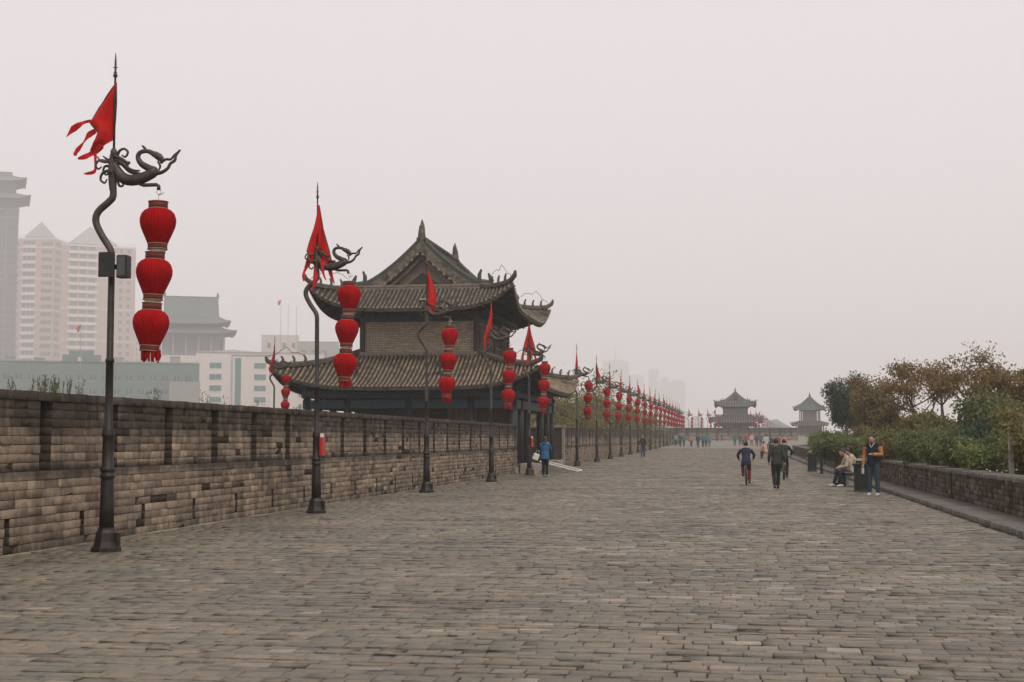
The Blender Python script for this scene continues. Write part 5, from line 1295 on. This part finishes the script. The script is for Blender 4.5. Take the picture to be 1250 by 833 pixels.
# pink and white tower block with a pyramid roof
def highrise(label, px0, px1, Y, ptop, papex, rot, seed):
    r_, w_, h = building('tower_block', label, px0, px1, Y, ptop, 'tower block', rot, .9, 'pinkbrick')
    fl = 3.1*Y*KD/520; nf = int(h/fl); mb = MB()
    for k in range(2, nf, 4): mb.box(-w_/2-.12, w_/2+.12, -.12, .3, k*fl, k*fl+fl*.11); mb.box(w_/2-.1, w_/2+.13, .3, w_*.9, k*fl, k*fl+fl*.11)
    mb.box(-w_/2-.25, w_/2+.25, -.25, w_*.9+.2, h-1.2, h+.3); mb.build('band', M['bwhite'], r_)
    mb = MB(); bx0, bx1 = -w_*.28, w_*.06
    for k in range(1, nf): mb.box(bx0, bx1, -1.1, -.0, k*fl, k*fl+fl*.37)
    mb.build('balconies', M['bwhite'], r_)
    windows(r_, [bx0+(bx1-bx0)*q for q in (.2, .5, .8)], [h-(h-k*fl-fl*.68)/KD for k in range(nf-1, 0, -1)], (bx1-bx0)*.24/KD, fl*.48/KD, y=-.08, frame=False, limit=60)
    mb = MB()
    for k in range(1, nf):
        for q in (.24, .33, .42): mb.box(w_*q-1.6, w_*q+1.6, -.06, .03, k*fl+fl*.3, k*fl+fl*.78)
        mb.box(-w_*.40-1.3, -w_*.40+1.3, -.06, .03, k*fl+fl*.3, k*fl+fl*.78)
        for q in (.1, .2, .3, .42, .6, .75): mb.box(w_/2-.03, w_/2+.07, w_*q, w_*q+2.6, k*fl+fl*.3, k*fl+fl*.78)
    tag(mb.build('small_windows', M['pane'], r_), kind='stuff')
    mb = MB(); ap = spot((px0+px1)/2, Y*KD, papex).z+12; cx0, cx1 = -w_*.26, w_*.3
    mb.box(cx0, cx1, w_*.1, w_*.7, h+.3, h+2.4); m2 = (cx0+cx1)/2
    mb.add([(cx0-.5, w_*.1-.5, h+2.4), (cx1+.5, w_*.1-.5, h+2.4), (cx1+.5, w_*.7, h+2.4), (cx0-.5, w_*.7, h+2.4), (m2, w_*.4, ap)], [(0, 1, 4), (1, 2, 4), (2, 3, 4), (3, 0, 4)]); mb.build('roof', M['bgrey'], r_)
    mb = MB()
    for q in np.linspace(-w_/2, w_/2, 9): mb.tube([(q, 0, h), (q, 0, h+2.6)], .12, 4)
    mb.tube([(-w_/2, 0, h+2.6), (w_/2, 0, h+2.6)], .12, 4); mb.tube([(-w_/2, 0, h+1.4), (w_/2, 0, h+1.4)], .1, 4); mb.tube([(w_/2, 0, h+2.6), (w_/2, w_*.8, h+2.6)], .12, 4); mb.build('roof_railing', M['bwhite'], r_)
    return r_
highrise('pink and white tower block with a pyramid roof behind the nearest lamp post', 60, 158, 720, 300, 271, 8, 1)
highrise('second pink tower block, narrower, left of the other, with glazed balconies', 12, 60, 700, 291, 268, -22, 2)
r_, w_, h = building('tower_block', 'grey green tower cut by the left edge, crowned by tiered Chinese eaves', -54, 12, 560, 250, 'tower block', 0, .8, 'greygreen')
windows(r_, [w_*q for q in (.12, .24, .34, .44)], [h-4-k*3.0 for k in range(26)], 1.3, 1.7, m='pane')
mb = MB(); mb.box(-w_/2, w_/2+.5, -.3, w_*.8, h-3.2, h-2.2); mb.box(-w_/2, w_/2+.3, -.2, w_*.8, h-9, h-8.4)
for q in (.3, .49): mb.box(w_*q-.2, w_*q+.2, -.25, -.05, 0, h)
mb.build('band', M['bgrey'], r_)
for k, (s_, zz) in enumerate(((1.0, 3.5), (.86, 17))):
    b, t, h3, s3 = skirt(w_/2*s_+8.0, w_*.4*s_+8.0, h+zz+1.0, w_/2*s_-3, w_*.4*s_-3, h+zz+7, 3, rows=False)
    for q_, nm in ((b, 'eave_roof'), (h3, 'hip_ridge')):
        q_.v = [(x, y_+w_*.4, z) for x, y_, z in q_.v]; q_.build(nm, M['greygreen'], r_)
mb = MB(); mb.box(-w_*.45, w_*.45, 2, w_*.75, h, h+17); mb.box(-w_*.38, w_*.38, 3, w_*.65, h+17, h+26); mb.build('top_storey', M['greygreen'], r_)
# a block between, beyond
r_, w_, h = building('office_block', 'very pale block edge right of the pyramid-roofed tower', 158, 172, 760, 385, 'building', 0, .8, 'bpink'); windows(r_, [-.3*w_, 0, .3*w_], [h-3-k*3.2 for k in range(12)], .8, 1.6)
# teal low building with raised block
r_, w_, h = building('long_building', 'long low grey teal building just above the left parapet', -60, 232, 300, 442, 'building', 0, .2, 'teal')
windows(r_, [-w_/2+3+k*4.6 for k in range(int(w_/4.6))], [h-3.5, h-6.6, h-9.7], 1.25, 1.3, m='pane')
mb = MB(); px = lambda p: (p-86)/292*w_; mb.box(px(77), px(120), -.4, w_*.1, h, h+2.9); mb.box(px(84), px(112), 2, w_*.08, h+2.9, h+4.6); mb.build('roof_block', M['teal'], r_); mb = MB(); mb.box(px(-60), px(232), -.3, .3, h+.002, h+.5); mb.build('roof_edge', M['bgrey'], r_)
for q, dz in ((20, 1.2), (52, .8), (140, 1.5), (172, 1.0), (205, 2.2)): mb = MB(); mb.box(px(q)-2, px(q)+1.8, 3, 6, h, h+dz+.6); mb.box(px(q)-2.2, px(q)+2, 2.8, 6.2, h+dz+.6, h+dz+.8); mb.build('roof_hut', M['bgrey'], r_)
for q in (96,): mb = MB(); mb.box(px(q)-.7, px(q)+.7, -.46, -.405, h+.3, h+1.9) if q == 96 else mb.box(px(q)-.7, px(q)+.7, -.1, -.06, h-2.6, h-1.0); mb.build('window', M['bwhite'], r_)
r_, w_, h = building('annex', 'pale annex with a light roof at the right end of the teal building', 207, 242, 292, 466, 'building', 0, .5, 'bgrey')
# white office building
r_, w_, h = building('white_building', 'white three-window-wide office building with a teal glass strip', 243, 392, 380, 431, 'building', 0, .4, 'bwhite')
qx = lambda p: (p-317.5)/149*w_
windows(r_, [qx(265.5), qx(317)], [h-3.6-k*3.15 for k in range(8)], 3.2, 1.5, m='tealwin')
mb = MB(); mb.box(qx(288), qx(295), -.12, .03, 6, h-2.6); mb.build('glass_strip', M['tealwin'], r_)
mb = MB(); mb.box(qx(284), qx(285.2), -.5, .0, 6, h-.9); mb.box(qx(284), qx(330), -.5, 0, h-1.2, h-.9); mb.build('frame_fin', M['bgrey'], r_)
mb = MB(); mb.box(qx(243)-.2, qx(392), -.4, w_*.4, h, h+.5); mb.add([(qx(255), 3, h+.5), (qx(318), 3, h+.5), (qx(285), 3, h+1.6), (qx(255), 9, h+.5), (qx(318), 9, h+.5), (qx(285), 9, h+1.6)], [(0, 1, 2), (3, 5, 4), (0, 2, 5, 3), (1, 4, 5, 2)]); mb.build('parapet', M['paleroof'], r_)
r_, w_, h = building('white_building', 'small white building under the great hall, left of the office building', 178, 243, 350, 434, 'building', 0, .5, 'bwhite'); windows(r_, [-.25*w_, .3*w_], [h-3-k*4 for k in range(4)], 1.8, 2)
r_, w_, h = building('pink_building', 'pale pink block rising behind the office building', 319, 363, 520, 409, 'building', 0, .5, 'bpink'); windows(r_, [-.3*w_, .1*w_, .35*w_], [h-4-k*4 for k in range(5)], 1.2, 2)
r_, w_, h = building('grey_building', 'hazy grey roofed block behind the left roof corner of the near tower', 363, 412, 460, 417, 'building', 0, .5, 'bgrey'); windows(r_, [-.35*w_, -.1*w_, .15*w_], [h-4-k*4 for k in range(5)], 1.5, 2)
r_, w_, h = building('low_building', 'low pale building with rows of windows under the roof corner of the near tower', 363, 400, 330, 470, 'building', 0, .5, 'bwhite'); windows(r_, [(-.4+.16*k)*w_ for k in range(6)], [h-2.2-k*3.2 for k in range(5)], .8, 1.5)
# great hall with sweeping grey roof
a = spot(231, 860); hl = empty('great_hall', (a.x, 860, -12), R(90-math.degrees(math.atan2(-a.x, 860))*0+24)); tag(hl, 'large hazy Chinese hall with a sweeping grey double roof behind the lanterns', 'hall')
HK = 1.75
zt = lambda py: spot(232, 860, py).z+12
for m_ in ('hallroof', 'hallwall'): pass
bm('hallroof', (.075, .10, .095)); bm('hallwall', (.20, .21, .19))
mb = MB(); mb.box(-9*HK, 9*HK, -10*HK, 10*HK, 0, zt(408)); mb.build('wall', M['hallwall'], hl)
mb = MB(); mb.box(-12.2*HK, 12.2*HK, -12.5*HK, 12.5*HK, zt(440)-1, zt(436)); mb.box(-11*HK, 11*HK, -11.5*HK, 11.5*HK, 0, zt(440)-1); mb.build('terrace', M['hallwall'], hl)
for k in range(6):
    for sx in (-1, 1): mb = MB(); mb.lathe([(.6, zt(437)), (.6, zt(412))], 8); mb.build('column', M['bgrey'], hl, (sx*11*HK, (-11+k*4.4)*HK, 0))
for k in range(1, 5): mb = MB(); mb.lathe([(.6, zt(437)), (.6, zt(412))], 8); mb.build('column', M['bgrey'], hl, ((-11+k*4.4)*HK, -11.4*HK, 0))
b, t, h3, s3 = skirt(14*HK, 15.4*HK, zt(410), 9*HK, 10.4*HK, zt(402), 2, rows=False); r2 = b.build('lower_roof', M['hallroof'], hl); h3.build('hip_ridge', M['hallroof'], r2); s3.build('soffit', M['hallwall'], r2)
b, t, h3, s3 = skirt(12*HK, 13.4*HK, zt(398), 7.6*HK, 9.6*HK, zt(389), 2, rows=False); r2 = b.build('upper_roof', M['hallroof'], hl); h3.build('hip_ridge', M['hallroof'], r2); s3.build('soffit', M['hallwall'], r2)
mb = MB(); mb.smooth = True; z0_, z1_ = zt(389), zt(363); xs = [7.8*HK*(1-i/8) for i in range(9)]
for sx in (-1, 1):
    vs = [(sx*x, yv, z0_+(z1_-z0_)*(max(0, 1-x/(7.8*HK)))**1.4) for x in xs for yv in (-9.6*HK, 9.6*HK)]; mb.add(vs, [(2*i, 2*i+1, 2*i+3, 2*i+2) for i in range(8)])
mb.build('gable_roof', M['hallroof'], hl)
mb = MB()
for sy in (-8.9*HK, 8.9*HK): xs2 = [7.6*HK*(i/8-1) for i in range(17)]; tp = [(x, sy, z0_+(z1_-z0_)*(1-abs(x)/(7.8*HK))**1.4-.2) for x in xs2]; bt_ = [(x, sy, z0_-1.5) for x in xs2]; mb.add(tp+bt_, [(i, i+1, 18+i, 17+i) for i in range(16)])
mb.build('gable_wall', M['bgrey'], hl)
mb = MB(); mb.box(-.5, .5, -9.6*HK, 9.6*HK, z1_-.3, z1_+.5)
for sy in (-1, 1): finial_owl(mb, 0, sy*9.4*HK, z1_, sy, 2.6)
mb.build('main_ridge', M['hallroof'], hl)
# flagpoles
for k, (px_, py_, Y, pyb, fw, lab) in enumerate(((343, 366, 700, 430, 1, 'thin flagpole with a small red flag above the office building'), (352, 372, 705, 430, 0, 'thin bare flagpole right of the one with a flag'), (362, 374, 710, 430, 0, 'thin bare mast left of the near tower roof'), (99, 396, 505, 442, 1, 'flagpole with a small red flag in front of the pink tower block'))):
    s_ = spot(px_, Y, py_); z0 = spot(px_, Y, pyb).z-3; r_ = empty('flagpole', (s_.x, Y, z0)); tag(r_, lab, 'flagpole', 'flagpoles over the city roofs')
    mb = MB(); mb.tube([(0, 0, 0), (0, 0, s_.z-z0)], [.15, .1], 5); mb.build('pole', M['bgrey'], r_)
    if fw: mb = flag_mesh([(s_.z-z0, -.05, 0), (s_.z-z0-.9, -1.6, 0), (s_.z-z0-1.9, -1.8, -.4), (s_.z-z0-3, -1.4, -.8)], (), .2, k); mb.build('pennant', [M['redflag'], M['redflag']], r_)
# ghostly skyline
for k, (p0, p1, pt_, Y, lab) in enumerate(((736, 768, 441, 2050, 'barely visible tower under a needle spire in the skyline'), (768, 786, 459, 2200, 'barely visible low block right of the spired tower'), (792, 805, 452, 2200, 'barely visible slim tower over the middle lanterns'), (806, 817, 462, 2200, 'barely visible stepped tower right of the slim one'),
      (817, 837, 466, 2200, 'barely visible wide tower block above the lantern row end'), (836, 842, 505, 1400, 'faint small block left of the far tower'), (842, 860, 512, 1000, 'faint low block behind the far lamp posts'))):
    r_, w_, h = building('skyscraper', lab, p0, p1, Y, pt_, 'skyscraper', 0, .7, 'bgrey'); r_['group'] = 'ghostly skyline'
    mb = MB(); mb.box(-w_*.3, w_*.3, w_*.1, w_*.6, h, h+4); mb.build('crown_block', M['bgrey'], r_)
    mb = MB()
    for q in range(int(h/7)): mb.box(-w_*.46, w_*.46, -.15, .1, q*7+2, q*7+4.5)
    tag(mb.build('window_bands', M['pane'], r_), kind='stuff')
    if k == 0: mb = MB(); mb.tube([(0, w_*.3, h+4), (0, w_*.3, spot(750, Y*KD, 432).z+12), (0, w_*.3, spot(750, Y*KD, 417).z+12)], [3, 1.6, .4], 6); mb.build('spire', M['bgrey'], r_)

# ------------------------------------------------------------------ haze: closed box round everything, sky outside
mb = MB(); mb.box(-4400, 4400, -330, 4400, -14, 250); hz = mb.build('haze', [])
hm = bpy.data.materials.new('haze_air'); hm.use_nodes = True; t = hm.node_tree; t.nodes.clear()
ou = t.nodes.new('ShaderNodeOutputMaterial'); pvn = t.nodes.new('ShaderNodeVolumePrincipled')
pvn.inputs['Color'].default_value = (.995, .985, .985, 1); pvn.inputs['Density'].default_value = .0006; pvn.inputs['Anisotropy'].default_value = .1
t.links.new(pvn.outputs[0], ou.inputs['Volume']); hz.data.materials.append(hm); tag(hz, kind='stuff')
